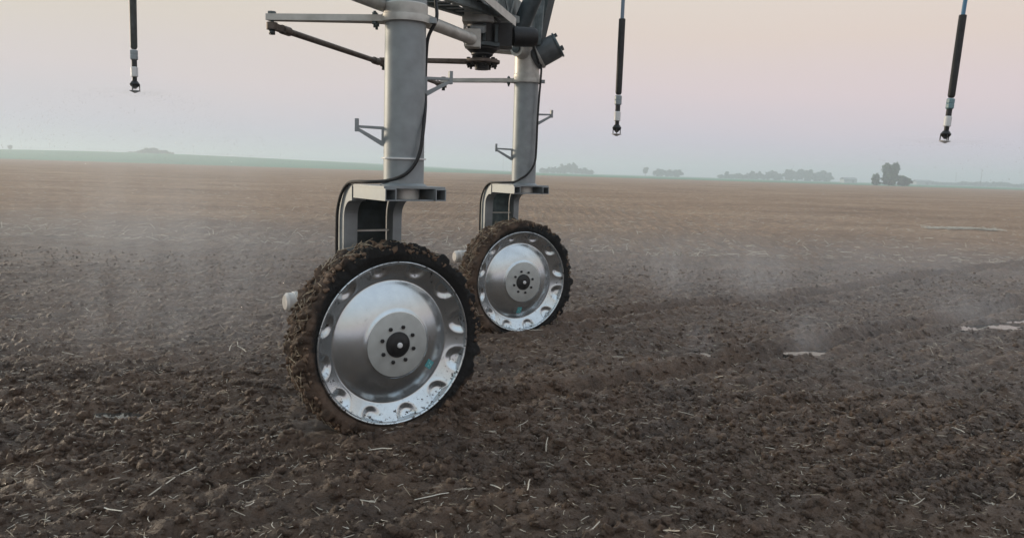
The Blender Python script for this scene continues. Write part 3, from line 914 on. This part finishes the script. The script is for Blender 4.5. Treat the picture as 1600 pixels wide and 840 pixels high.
MB().lathe(Vector((-0.66, 4.80, 1.645)), UP, [(MR + 0.001, 0), (MR + 0.0125, 0.001), (MR + 0.0125, 0.009), (MR + 0.001, 0.010)], 40).build('cable_tie', M['white'], TW)
cable([(0.20, 7.95, 2.80), (0.222, 7.9, 2.62), (0.219, 7.9, 2.45), (0.212, 7.9, 2.32), (0.203, 7.885, 2.1), (0.20, 7.88, 1.83), (0.188, 7.868, 1.68), (0.127, 7.86, 1.575), (0.06, 7.878, 1.525), *[MAST_F + TV_F * q[0] + NV_F * q[1] + UP * q[2] for q in ((-0.12, 0.02, 1.49), (-0.18, -0.10, 1.48), (-0.20, -0.22, 1.477), (-0.21, -0.33, 1.462), (-0.214, -0.42, 1.397), (-0.216, -0.475, 1.29), (-0.216, -0.485, 1.17), (-0.216, -0.485, 1.0), (-0.20, -0.50, 0.82))]], 0.0105)

# --- steering linkage
TIP_N = Vector((-1.436, 4.80, 2.437)); TIP_F = Vector((-0.725, 8.02, 2.452)); LEV = Vector((-1.053, 6.45, 2.430)); GEAR = Vector((-0.283, 6.40, 2.43))
def steer_arm(mast, tip, z):
    o = Vector((mast.x, mast.y, z))
    d = (tip - o); d.z = 0; d.normalize()
    s_ = d.cross(UP)
    a = MB()
    a.prism([o + d * 0.10 + s_ * 0.06, o + d * 0.25 + s_ * 0.045, tip + d * 0.02 + s_ * 0.026, tip + d * 0.03 - s_ * 0.026, o + d * 0.25 - s_ * 0.045, o + d * 0.10 - s_ * 0.06], UP * 0.036)
    arm = a.build('steering_arm', M['galv_pale'], TW)
    MB().lathe(o - UP * 0.022, UP, [(MR + 0.0015, 0), (MR + 0.024, 0.002), (MR + 0.026, 0.02), (MR + 0.024, 0.042), (MR + 0.0015, 0.044)], 48).build('clamp_ring', M['galv_pale'], arm)
    for q in (-1, 1):
        b = MB()
        p = o + d * (MR + 0.055) + s_ * 0.035 * q
        b.cyl(p + UP * -0.052, p + UP * 0.04, 0.008, 10); b.cyl(p + UP * 0.018, p + UP * 0.032, 0.016, 6); b.cyl(p + UP * -0.034, p + UP * -0.018, 0.016, 6)
        b.build('clamp_bolt', M['steel_blue'], arm)
    p = o - d * (MR + 0.03)
    MB().box(p, (0.06, 0.05, 0.03), (d, s_, UP)).build('clamp_ear', M['galv'], arm)
    b = MB(); b.cyl(tip - UP * 0.07, tip + UP * 0.035, 0.011, 12); b.cyl(tip + UP * 0.0185, tip + UP * 0.034, 0.024, 6); b.build('pivot_pin', M['steel_blue'], arm)
steer_arm(MAST_N, TIP_N, 2.445)
steer_arm(MAST_F, TIP_F, 2.467)
def tie_rod(a, b):
    a, b = Vector(a) - UP * 0.048, Vector(b) - UP * 0.030
    d = (b - a).normalized()
    r = MB().cyl(a + d * 0.14, b - d * 0.16, 0.019, 14).build('tie_rod', M['rust'], TW)
    for p, q in ((a, d), (b, -d)):
        e = MB()
        e.cyl(p - UP * 0.02, p + UP * 0.02, 0.032, 16)
        e.bar(p + q * 0.01, p + q * 0.13, 0.042, 0.034)
        e.cyl(p + q * 0.11, p + q * 0.20, 0.027, 14)
        e.build('rod_end', M['rust'], r)
        n_ = MB(); n_.cyl(p - UP * 0.048, p - UP * 0.021, 0.018, 6); n_.build('rod_nut', M['steel_dark'], r)
tie_rod(TIP_N, LEV)
tie_rod(TIP_F, LEV + Vector((0.03, 0.06, 0.0)))
# output lever: long flat bar with a bolted round end under the gearbox
d = (LEV - GEAR).normalized(); s_ = d.cross(UP)
lv = MB().prism([GEAR + s_ * 0.075, LEV + s_ * 0.028 + d * 0.03, LEV - s_ * 0.028 + d * 0.03, GEAR - s_ * 0.075], UP * 0.026).build('output_lever', M['rust'], TW)
MB().lathe(GEAR + UP * -0.0145, UP, [(0.125, 0), (0.14, 0.006), (0.14, 0.026), (0.125, 0.03)], 28).build('lever_disc', M['rust'], lv)
for k in range(8):
    a = 2 * math.pi * k / 8 + 0.2
    p = GEAR + Vector((math.cos(a), math.sin(a), 0)) * 0.105
    b = MB(); b.cyl(p - UP * 0.05, p + UP * 0.03, 0.009, 8); b.cyl(p - UP * 0.034, p - UP * 0.0155, 0.017, 6); b.cyl(p + UP * 0.0165, p + UP * 0.03, 0.017, 6)
    b.build('lever_bolt', M['black'], lv)
MB().cyl(GEAR - UP * 0.06, GEAR - UP * 0.015, 0.055, 20).build('shaft_nut', M['black'], lv)

# steering gearbox
gx = GEAR
g = MB()
g.lathe(gx + UP * 0.0165, UP, [(0.05, 0), (0.065, 0.02), (0.085, 0.035), (0.085, 0.045), (0.12, 0.075), (0.125, 0.11), (0.12, 0.27)], 28)
g.box(gx + Vector((0.12, 0.02, 0.20)), (0.22, 0.20, 0.17))
gbx = g.build('steering_gearbox', M['black'], TW)
MB().lathe(gx + UP * 0.105, UP, [(0.15, 0), (0.158, 0.004), (0.158, 0.030), (0.15, 0.034)], 6, False).build('gear_flange', M['steel_dark'], gbx)
for (ox, oy) in ((-0.135, -0.03), (0.02, -0.135), (0.11, -0.09)):
    MB().box(gx + Vector((ox, oy, 0.20)), (0.022, 0.05, 0.125)).build('gear_rib', M['galv_pale'] if ox < 0 else M['steel_dark'], gbx)
MB().lathe(gx + Vector((0.235, 0.02, 0.20)), (1, 0.25, 0.05), [(0.07, 0), (0.075, 0.02), (0.075, 0.16), (0.06, 0.19)], 24).build('steering_motor', M['black'], gbx)
hb = MB(); hb.box(gx + Vector((-0.035, -0.02, 0.325)), (0.235, 0.26, 0.095)); hb.build('gear_mount', M['galv_pale'], TW, 0.006)

# --- frame above the masts
BN, BF = Vector((-0.66, 4.80, 2.93)), Vector((0.086, 8.0, 2.93))
bd = (BF - BN).normalized(); bs = bd.cross(UP)
MB().bar(BN - bd * 0.16, BF + bd * 0.05, 0.20, 0.26).build('base_beam', M['steel_blue'], TW, 0.008)
# round stay tube passing behind the near mast to the gear mount
MB().tube([(-1.08, 4.02, 2.525), (-0.849, 4.63, 2.527), (-0.372, 5.90, 2.535), (-0.345, 5.98, 2.536)], 0.042, 20).build('stay_tube', M['galv_pale'], TW)
MB().box((-0.335, 6.03, 2.545), (0.11, 0.10, 0.13)).build('stay_bracket', M['galv_pale'], TW, 0.005)
MB().bar((-0.31, 6.08, 2.62), (-0.30, 6.26, 2.66), 0.10, 0.05).build('stay_lug', M['galv'], TW)
# lattice girder
LA, LB = Vector((-0.66, 5.42, 2.70)), Vector((-0.145, 6.75, 2.785))
ld = (LB - LA); LN = ld.length; ld.normalize(); lsd = ld.cross(UP).normalized(); lup = lsd.cross(ld)
gir = MB().bar(LA + lup * 0.30 + lsd * 0.02, LB + lup * 0.30 + lsd * 0.02, 0.26, 0.012).build('lattice_girder', M['steel_dark'], TW)
for w_, h_ in ((-0.10, 0.0), (0.13, 0.0), (-0.10, 0.26)):
    q = MB()
    q.bar(LA + lsd * w_ + lup * h_, LB + lsd * w_ + lup * h_, 0.045, 0.006)
    q.bar(LA + lsd * (w_ + 0.0225) + lup * (h_ + 0.026), LB + lsd * (w_ + 0.0225) + lup * (h_ + 0.026), 0.006, 0.045)
    q.build('chord', M['steel_blue'], gir)
NB_ = 9
for k in range(NB_):
    for w_ in (-0.10, 0.13):
        a = LA + ld * (LN * k / NB_) + lsd * w_; b = LA + ld * (LN * (k + 1) / NB_) + lsd * w_
        p, q = (a + lup * 0.02, b + lup * 0.27) if k % 2 == 0 else (a + lup * 0.27, b + lup * 0.02)
        MB().bar(p, q, 0.008, 0.026).build('lattice_bar', M['steel_blue'] if k % 3 else M['galv'], gir)
    MB().bar(LA + ld * (LN * (k + 0.5) / NB_) + lsd * -0.10 + lup * 0.010, LA + ld * (LN * (k + 0.9) / NB_) + lsd * 0.13 + lup * 0.010, 0.02, 0.006).build('cross_bar', M['galv'], gir)
for k in range(4):
    o_ = 0.05 + 0.05 * k
    cable([LA + lsd * (-0.14) + lup * (0.02 + o_), LA + ld * LN * 0.35 + lsd * (-0.13) + lup * (0.07 + o_ * 0.6), LA + ld * LN * 0.7 + lsd * (-0.12) + lup * (0.00 + o_), LB + lsd * (-0.10) + lup * (o_)], 0.008, 'control_wire', M['rubber'] if k % 2 else M['galv'])
# light angle brace
br = MB(); br.bar((-0.335, 5.70, 2.853), (-0.062, 6.42, 2.767), 0.065, 0.008); br.bar((-0.304, 5.70, 2.823), (-0.031, 6.42, 2.737), 0.008, 0.06); br.build('angle_brace', M['galv_pale'], TW)
# far mast head: dark strut, gusset, leg, elbow, hub motor
MB().tube([(0.42, 6.95, 3.80), (0.105, 7.02, 3.04), (-0.002, 7.05, 2.785)], 0.075, 24).build('frame_strut', M['steel_dark'], TW)
so = MB(); ax = Vector((0.107, -0.03, 0.255)).normalized(); so.lathe(Vector((-0.002, 7.05, 2.785)), ax, [(0.076, -0.012), (0.092, -0.01), (0.092, 0.018), (0.076, 0.022)], 24); so.build('strut_flange', M['steel_blue'], TW)
gp = MB(); gp.prism([(0.06, 7.86, 2.78), (0.21, 7.88, 2.80), (0.23, 7.84, 3.22), (0.15, 7.80, 3.22)], (0.01, 0.03, 0)); gp.build('gusset', M['steel_blue'], TW)
lg = MB(); lg.bar((0.185, 8.02, 2.74), (0.46, 7.80, 4.05), 0.03, 0.14, (-0.4, -0.9, 0.1)); lg.bar((0.13, 8.05, 2.74), (0.405, 7.83, 4.05), 0.14, 0.02, (0.3, -0.9, 0.2)); lg.build('tower_post', M['steel_dark'], TW)
ng = MB(); ng.bar((-0.66, 4.85, 2.80), (-0.52, 5.55, 4.02), 0.10, 0.10); ng.build('tower_post', M['steel_dark'], TW)
MB().bar((-0.55, 5.52, 3.98), (0.45, 7.85, 3.98), 0.09, 0.10).build('top_rail', M['steel_blue'], TW)
MB().tube([(-0.27, 7.72, 2.718), (-0.03, 7.95, 2.735)], 0.032, 16).build('cross_stub', M['galv_pale'], TW)
el = MB(); el.tube(bez([(-0.02, 7.80, 2.745), (0.02, 7.86, 2.74), (0.05, 7.93, 2.715), (0.06, 7.97, 2.66)], 5), 0.072, 20); el.build('elbow', M['galv_pale'], TW)
eb = MB(); eb.lathe((-0.022, 7.797, 2.745), (-0.55, -0.83, 0.05), [(0.042, 0), (0.042, 0.012), (0.02, 0.013)], 18); eb.build('elbow_bore_shade', M['steel_dark'], TW)  # dark disc on the capped end stands in for shade inside the bore
ax = Vector((0.80, -0.10, 0.46)).normalized()
mt = MB(); mt.lathe((0.155, 7.98, 2.685), ax, [(0.10, -0.02), (0.118, 0.0), (0.118, 0.235), (0.112, 0.245)], 36); mo = mt.build('actuator', M['actuator'], TW)
MB().lathe(Vector((0.155, 7.98, 2.685)) + ax * 0.246, ax, [(0.124, 0), (0.124, 0.018), (0.10, 0.022)], 36).build('end_cap', M['steel_blue'], mo)
for k in range(3):
    a = k * 2.1 + 0.6
    u1 = ax.cross(UP).normalized(); u2 = ax.cross(u1)
    p = Vector((0.155, 7.98, 2.685)) + ax * 0.275 + (u1 * math.cos(a) + u2 * math.sin(a)) * 0.09
    MB().box(p, (0.035, 0.04, 0.03), (ax, u1, u2)).build('cap_lug', M['steel_dark'], mo)
MB().lathe(Vector((0.155, 7.98, 2.685)) + ax * 0.03, ax, [(0.1185, 0), (0.128, 0.002), (0.128, 0.028), (0.1185, 0.03)], 36).build('strap', M['galv_pale'], mo)
cable([(0.02, 7.70, 2.98), (0.10, 7.74, 2.86), (0.15, 7.80, 2.74), (0.20, 7.87, 2.62)], 0.011)
cable([(-0.28, 6.20, 2.86), (-0.20, 6.40, 2.78), (-0.10, 6.75, 2.74), (0.0, 7.3, 2.80), (0.08, 7.6, 2.86)], 0.012)
# overhead pipe that feeds the drops (above the picture)
PZ = 4.12
MB().tube([(-9.0, 6.22, PZ), (0.0, 6.0, PZ), (9.0, 5.78, PZ)], 0.084, 24).build('span_pipe', M['galv'], TW)

# ------------------------------------------------------------------ sprinkler drops hanging from the pipe
def drop(x, y, zb, lean, wt, hose_m, fit_m, grey, label, wl_, hose_top):
    o = link('sprinkler_drop', None, None, (x, y, zb))
    tag(o, label, 'sprinkler', 'sprinkler drops hanging from the overhead pipe')
    ax = Vector((lean[0], lean[1], 1)).normalized()
    B = Vector((x, y, zb))
    P = lambda h: B + ax * h
    k = 1.0
    nz = MB(); nz.lathe(P(0.0), ax, [(0.010, 0.028), (0.013, 0.034), (0.030, 0.05), (0.034, 0.062), (0.022, 0.080), (0.016, 0.085), (0.016, 0.112)], 20); nz.build('nozzle', M['black'], o)
    dp = MB(); dp.lathe(P(0.0), ax, [(0.006, 0.0), (0.014, 0.004), (0.036, 0.013), (0.037, 0.017), (0.012, 0.020)], 20); dp.build('deflector_plate', M['white'] if not grey else M['steel_dark'], o)
    for q in range(3):
        a = q * 2.094 + 0.4
        e1 = Vector((math.cos(a), math.sin(a), 0))
        s2 = MB(); s2.cyl(P(0.012) + e1 * 0.031, P(0.060) + e1 * 0.031, 0.0035, 6); s2.build('nozzle_strut', M['black'], o)
    rg = MB(); rg.lathe(P(0.112), ax, [(0.020, 0.0), (0.024, 0.004), (0.024, 0.066), (0.020, 0.07)], 20); rg.build('pressure_regulator', M['white'], o)
    nk = MB(); nk.lathe(P(0.182), ax, [(0.017, 0.0), (0.0185, 0.002), (0.0185, 0.045), (0.017, 0.048)], 16); nk.build('threaded_neck', M['weight'], o)
    ft = MB(); ft.lathe(P(0.230), ax, [(0.022, 0.0), (0.027, 0.006), (0.027, 0.03), (0.025, 0.035), (0.027, 0.040), (0.027, 0.064), (0.022, 0.07)], 8, False); ft.build('hose_fitting', fit_m, o)
    wb = 0.305
    wg = MB(); wg.lathe(P(wb), ax, [(0.016, 0.0), (0.0225, 0.012), (0.0235, 0.02), (0.0245, wl_ * 0.5), (0.0245, wl_ - 0.004), (0.022, wl_)], 20); wg.build('hose_weight', wt, o)
    top = P(wb + wl_ - 0.002)
    h = [P(wb + 0.01), top, top + ax * 0.4, Vector((x + lean[0] * 1.6 + hose_top[0] * 0.5, y + hose_top[1] * 0.5, 3.5)), Vector((x + lean[0] * 1.8 + hose_top[0], y + hose_top[1], PZ + 0.04))]
    hs = MB().tube(bez(h, 6), 0.0135, 12).build('hose', hose_m, o)
    return o
py = lambda x: 6.0 - 0.0244 * x
drop(-2.734, 5.85, 2.068, (0.003, 0.0), M['weight_grey'], M['hose_grey'], M['fitting'], True, 'sprinkler drop with long worn grey weight hanging over the misty soil by itself', 0.62, (0.0, py(-2.73) - 5.85 - 0.084))
drop(0.754, 6.12, 1.880, (0.004, 0.0), M['weight'], M['hose_grey'], M['fitting'], False, 'straight hanging black sprinkler drop on a grey hose beside the tower', 0.55, (0.0, py(0.75) - 6.12 + 0.084))
drop(2.924, 5.56, 1.874, (0.050, 0.0), M['weight'], M['hose_blue'], M['fitting_teal'], False, 'leaning black sprinkler drop on a bright blue hose with teal fitting', 0.545, (0.0, py(2.93) - 5.56 - 0.084))

# ------------------------------------------------------------------ far trees, sheds and poles
def leaf_crown(name, blobs, n, size, m, seed):
    """leaf clumps spread through several lobes"""
    rr = np.random.default_rng(seed)
    vol = np.array([b[3] * b[4] * b[5] for b in blobs]); pick = rr.choice(len(blobs), n, p=vol / vol.sum())
    Bq = np.array(blobs)[pick]
    v = rr.normal(size=(n, 3)); v /= np.linalg.norm(v, axis=1)[:, None]
    r = rr.random(n) ** 0.45
    lump = 0.80 + 0.35 * np.sin(v[:, 0] * 4 + pick) * np.cos(v[:, 2] * 5 + pick * 2)
    c = Bq[:, :3] + v * Bq[:, 3:] * (r * lump)[:, None]
    t = rr.normal(size=(n, 3)); t /= np.linalg.norm(t, axis=1)[:, None]
    b = np.cross(t, rr.normal(size=(n, 3))); b /= np.linalg.norm(b, axis=1)[:, None]
    s = size * (0.5 + rr.random(n))[:, None]
    V = np.stack([c - t * s, c + b * s * 0.55, c + t * s, c - b * s * 0.55 + np.cross(t, b) * s * 0.3], 1).reshape(-1, 3)
    F = np.arange(4 * n).reshape(n, 4)
    return np_mesh(name, V, F, m)
def tree(name, x, y, z, blobs, trunk_h, trunk_r, n, size, m, seed, label, group=None, cat='tree'):
    o = link(name, None, None, (x, y, z))
    tag(o, label, cat, group)
    link('crown', leaf_crown('crown', blobs, n, size, m, seed), o)
    t = MB(); w = Vector((x, y, z))
    t.tube([w, w + Vector((0.1, 0, trunk_h * 0.5)), w + Vector((0.0, 0.1, trunk_h))], [trunk_r, trunk_r * 0.8, trunk_r * 0.45], 8)
    for a in (0.3, 2.3, 4.4):
        t.tube([w + Vector((0, 0, trunk_h * 0.6)), w + Vector((math.cos(a) * trunk_h * 0.25, math.sin(a) * trunk_h * 0.25, trunk_h * 1.1))], [trunk_r * 0.5, trunk_r * 0.2], 6)
    t.build('trunk', M['bark'], o)
    return o
D = 420.0
k = D / 1256.0
X0 = (1385 - 804) * k
def px(n_): return n_ * k
G = 'trees of the clump in the open field'
tree('field_tree', X0 + 0.0, D, -0.5, [(0, 0, 8.0, 4.6, 4, 3.8), (-2.2, 0, 9.6, 2.4, 2.4, 2.4), (2.6, 0, 10.6, 2.3, 2.4, 2.3), (0.2, 0, 5.0, 4.8, 4, 3.6), (3.8, 0, 9.3, 1.5, 1.5, 1.4), (0, 0, 2.6, 4.6, 4, 2.6)], 6.0, 0.45, 4200, 0.55, M['leaf'], 3, 'tallest hazy tree of the clump on the far field edge', G)
tree('field_tree', X0 + px(27), D + 3, -0.5, [(0, 0, 3.2, 3.8, 3, 2.6), (-2, 0, 3.9, 2.2, 2, 1.9), (2.2, 0, 2.6, 2.4, 2, 2.0), (-0.5, 0, 1.5, 3.8, 2.5, 1.5)], 2.6, 0.3, 2200, 0.5, M['leaf'], 4, 'low rounded tree at the foot of the tall hazy tree, toward the poles', G)
tree('field_tree', X0 - px(20), D + 1, -0.5, [(0, 0, 3.4, 2.3, 2.2, 2.9), (0.2, 0, 5.0, 1.6, 1.5, 1.6), (0.3, 0, 1.6, 2.6, 2.2, 1.6)], 2.8, 0.25, 1200, 0.5, M['leaf'], 5, 'narrow small tree at the foot of the tall hazy tree, toward the sheds', G)

def belt(name, x0, x1, y, zb, hts, seed, label, n, size, m):
    rr = np.random.default_rng(seed)
    bl = []
    cnt = max(3, int((x1 - x0) / (np.mean(hts) * 0.8)))
    for i in range(cnt):
        h = hts[int(i / cnt * len(hts))] * (0.8 + 0.4 * rr.random())
        bl.append(((x0 + (x1 - x0) * (i + 0.5) / cnt), 0, h * 0.5, (x1 - x0) / cnt * 0.9, 5, h * 0.55))
    o = link(name, leaf_crown(name, bl, n, size, m, seed), None, (0, y, zb))
    return tag(o, label, kind='stuff')
def pxX(p, y): return (p - 804.7) / 1256.0 * y
Y1 = 900.0
belt('treeline', pxX(1225, Y1), pxX(1294, Y1), Y1, 0, [11, 12, 12, 11], 21, 'dense blue hazy wood with an even top on the horizon', 5200, 1.5, M['leaf_dark'])
belt('treeline', pxX(1128, Y1), pxX(1228, Y1), Y1 + 20, 0, [4, 6, 5, 8, 7, 10, 9], 22, 'uneven low row of hazy trees on the horizon', 3800, 1.3, M['leaf_dark'])
belt('treeline', pxX(1455, Y1), pxX(1700, Y1), Y1 + 60, 0, [4, 3.5, 4.5, 5, 4, 5], 23, 'low dark hedge row along the horizon under the thin poles', 5200, 1.2, M['leaf_dark'])
belt('treeline', pxX(846, Y1), pxX(930, Y1), Y1 + 40, 0, [6, 7, 10, 11, 7, 4], 24, 'rounded hazy grove beside the far mast on the horizon', 3600, 1.4, M['leaf_dark'])
belt('treeline', pxX(1032, Y1), pxX(1071, Y1), Y1 + 30, 0, [10, 9, 10, 10], 25, 'short square-topped hazy grove alone on the horizon', 2400, 1.3, M['leaf_dark'])
belt('treeline', pxX(205, 740), pxX(272, 740), 740, 4.6, [2.5, 4.5, 6, 6, 5, 3], 26, 'small hazy wood crowning the green ridge', 3600, 1.8, M['leaf_dark'])
for i, (p, h, lb) in enumerate(((1007, 10, 'lone hazy tree on the horizon next to the square-topped grove'), (1021, 6, 'small hazy tree between the lone tree and the square-topped grove'), (1133, 8, 'small hazy tree standing up from the start of the low tree row'), (22, 4, 'lone tiny tree at the end of the green ridge'))):
    yy = Y1 if p > 100 else 720
    tree('horizon_tree', pxX(p, yy), yy, 0 if p > 100 else float(land_h(np.array([pxX(p, yy)]), np.array([yy]))[0]), [(0, 0, h * 0.6, h * 0.32, h * 0.3, h * 0.4), (h * 0.12, 0, h * 0.75, h * 0.2, h * 0.2, h * 0.25)], h * 0.4, 0.35, 500, 0.9, M['leaf_dark'], 60 + i, lb, 'lone trees on the horizon')

def shed(x, y, w, d_, h, rh, label):
    o = link('farm_shed', None, None, (x, y, -0.3)); tag(o, label, 'shed', 'farm sheds on the horizon')
    b = MB(); b.box((x, y, -0.3 + h / 2), (w, d_, h)); b.build('wall', M['shed'], o)
    r = MB(); r.prism([(x - w / 2 - 0.4, y - d_ / 2 - 0.5, h - 0.3), (x + w / 2 + 0.4, y - d_ / 2 - 0.5, h - 0.3), (x + w / 2 + 0.4, y, h + rh - 0.3), (x - w / 2 - 0.4, y, h + rh - 0.3)], (0, 0, 0.15)); 
    r.prism([(x - w / 2 - 0.4, y + d_ / 2 + 0.5, h - 0.3), (x + w / 2 + 0.4, y + d_ / 2 + 0.5, h - 0.3), (x + w / 2 + 0.4, y, h + rh - 0.3), (x - w / 2 - 0.4, y, h + rh - 0.3)], (0, 0, 0.15))
    r.build('roof', M['roof'], o)
    dr = MB(); dr.box((x + w * 0.2, y - d_ / 2 - 0.06, -0.3 + h * 0.4), (w * 0.18, 0.1, h * 0.8)); dr.build('door', M['roof'], o)
shed(pxX(1322, 700), 700, 11, 9, 3.2, 1.6, 'pale low shed on the horizon beside the narrow small tree')
shed(pxX(1436, 800), 800, 15, 9, 3.2, 1.8, 'pale low shed on the horizon beside the low rounded tree')

def pole(x, y, h, label, arm=True):
    o = link('utility_pole', None, None, (x, y, -0.3)); tag(o, label, 'pole', 'utility poles on the horizon')
    MB().cyl((x, y, -0.3), (x, y, h), 0.22, 8, 0.14).build('shaft', M['pole'], o)
    if arm:
        MB().box((x, y - 0.2, h - 0.8), (2.4, 0.15, 0.18)).build('crossarm', M['pole'], o)
        for q in (-1.0, 0.0, 1.0):
            MB().cyl((x + q, y - 0.2, h - 0.7), (x + q, y - 0.2, h - 0.35), 0.08, 6).build('insulator', M['shed'], o)
pole(pxX(1527, 760), 760, 16.5, 'tall thin pole on the horizon over the low hedge row')
pole(pxX(1488, 900), 900, 14, 'faint thin pole between the low shed and the tall pole')
pole(pxX(1598, 640), 640, 17, 'thin pole at the outer end of the low hedge row')
pole(pxX(786, 1000), 1000, 21, 'faint thin pole on the horizon just before the far mast')

# ------------------------------------------------------------------ spray and haze
def mist(name, c, rad, dens, seed, label, grain=2.6):
    bm = bmesh.new(); bmesh.ops.create_icosphere(bm, subdivisions=3, radius=1.0)
    me = bpy.data.meshes.new(name); bm.to_mesh(me); bm.free()
    o = link(name, me, None, c); o.scale = rad
    m = bpy.data.materials.new('spray_mist'); m.use_nodes = True
    n, l = m.node_tree.nodes, m.node_tree.links
    n.clear()
    out = n.new('ShaderNodeOutputMaterial'); pv = n.new('ShaderNodeVolumePrincipled')
    pv.inputs['Color'].default_value = (0.95, 0.96, 1.0, 1); pv.inputs['Anisotropy'].default_value = 0.2
    tc = n.new('ShaderNodeTexCoord')
    ln = n.new('ShaderNodeVectorMath'); ln.operation = 'LENGTH'; l.new(tc.outputs['Object'], ln.inputs[0])
    mr = n.new('ShaderNodeMapRange'); mr.interpolation_type = 'SMOOTHERSTEP'
    mr.inputs['From Min'].default_value = 1.0; mr.inputs['From Max'].default_value = 0.1
    l.new(ln.outputs['Value'], mr.inputs['Value'])
    mp = n.new('ShaderNodeMapping'); mp.inputs['Location'].default_value = (seed, seed * 0.7, 0); mp.inputs['Scale'].default_value = (grain, grain, grain * 0.3)
    l.new(tc.outputs['Object'], mp.inputs[0])
    nz = n.new('ShaderNodeTexNoise'); nz.inputs['Scale'].default_value = 1.4; nz.inputs['Detail'].default_value = 3; l.new(mp.outputs[0], nz.inputs['Vector'])
    m2 = n.new('ShaderNodeMapRange'); m2.inputs['From Min'].default_value = 0.35; m2.inputs['From Max'].default_value = 0.7; l.new(nz.outputs['Fac'], m2.inputs['Value'])
    mu = n.new('ShaderNodeMath'); mu.operation = 'MULTIPLY'; l.new(mr.outputs[0], mu.inputs[0]); l.new(m2.outputs[0], mu.inputs[1])
    m3 = n.new('ShaderNodeMath'); m3.operation = 'MULTIPLY'; m3.inputs[1].default_value = dens; l.new(mu.outputs[0], m3.inputs[0])
    l.new(m3.outputs[0], pv.inputs['Density']); l.new(pv.outputs[0], out.inputs['Volume'])
    me.materials.append(m)
    return tag(o, label, kind='stuff')
mist('spray_mist', (-2.9, 6.6, 0.85), (2.2, 1.9, 1.9), 0.20, 1.0, 'fine water mist drifting below the worn grey sprinkler drop', 6.0)
mist('spray_mist', (3.4, 9.6, 0.6), (4.4, 3.6, 1.0), 0.065, 4.0, 'low water mist drifting over the wheel tracks')
for c_, r_, d_, lb in (((2.78, 7.42, 0.16), (0.38, 0.26, 0.34), 1.1, 'white splash plume rising from the brighter puddle in the wheel track'),
                       ((1.74, 7.26, 0.12), (0.28, 0.20, 0.28), 0.7, 'small splash plume over the narrow puddle in the wheel track'),
                       ((2.05, 10.4, 0.35), (0.55, 0.4, 0.62), 0.55, 'pale splash plume behind the far wheel track'),
                       ((3.15, 10.2, 0.35), (0.70, 0.4, 0.60), 0.55, 'pale splash plume farther along the far wheel track'),
                       ((5.3, 9.1, 0.2), (0.9, 0.4, 0.35), 0.5, 'low splash plume over the wide puddle')):
    mist('splash_plume', c_, r_, d_, c_[0], lb, 3.5)
mist('nozzle_spray', (-2.734, 5.85, 2.075), (0.50, 0.50, 0.035), 1.6, 2.0, 'thin fan of spray around the worn grey drop nozzle', 4.0)
mist('nozzle_spray', (2.924, 5.56, 1.882), (0.42, 0.42, 0.03), 1.2, 3.0, 'thin fan of spray around the leaning drop nozzle', 4.0)
mist('spray_mist', (3.1, 5.9, 0.7), (1.9, 1.5, 1.2), 0.07, 6.0, 'fine water mist drifting below the blue hose sprinkler drop')
mist('spray_mist', (0.0, 14.0, 0.5), (16.0, 6.5, 1.0), 0.018, 8.0, 'thin veil of water mist along the far edge of the wet soil')

def droplets(c, n, rad, seed, label):
    rr = np.random.default_rng(seed)
    V0, F0 = ico(1, 0.0, 1)
    t = rr.random(n) ** 0.7
    a = rr.random(n) * 6.28
    rmax = rad * (0.55 + 0.45 * rr.random(n))
    r = rmax * t ** 0.55
    z = c[2] - 0.0 + 0.03 * np.sin(t * 3) - (c[2]) * t ** 1.6
    pos = np.stack([c[0] + r * np.cos(a), c[1] + r * np.sin(a), np.maximum(z, 0.03)], -1)
    sz = 0.0010 + 0.0014 * rr.random(n) ** 2
    sc = np.stack([sz, sz, sz * 1.5], -1)
    me = scatter_meshes('water_drops', [V0], [F0], pos, sc, rots(a * 0, a, a * 0), M['drop'], True)
    tag(link('water_drops', me), label, kind='stuff')
droplets((-2.734, 5.85, 2.07), 2600, 2.0, 3, 'spray of fine water drops falling from the worn grey sprinkler drop')
droplets((2.924, 5.56, 1.88), 900, 2.2, 4, 'spray of fine water drops falling from the blue hose sprinkler')

# evening haze over the plain
bm = bmesh.new(); bmesh.ops.create_cube(bm, size=1.0)
me = bpy.data.meshes.new('haze'); bm.to_mesh(me); bm.free()
hz = link('haze', me, None, (0, 690, 9.4)); hz.scale = (3300, 1500, 21.0)
hm = bpy.data.materials.new('evening_haze'); hm.use_nodes = True
hn, hl = hm.node_tree.nodes, hm.node_tree.links
hn.clear()
ho = hn.new('ShaderNodeOutputMaterial'); hv = hn.new('ShaderNodeVolumePrincipled')
hv.inputs['Color'].default_value = (0.86, 0.93, 1.0, 1); hv.inputs['Density'].default_value = 0.0013; hv.inputs['Anisotropy'].default_value = 0.3
hl.new(hv.outputs[0], ho.inputs['Volume'])
me.materials.append(hm)
tag(hz, 'pale evening haze over the plain', kind='stuff')
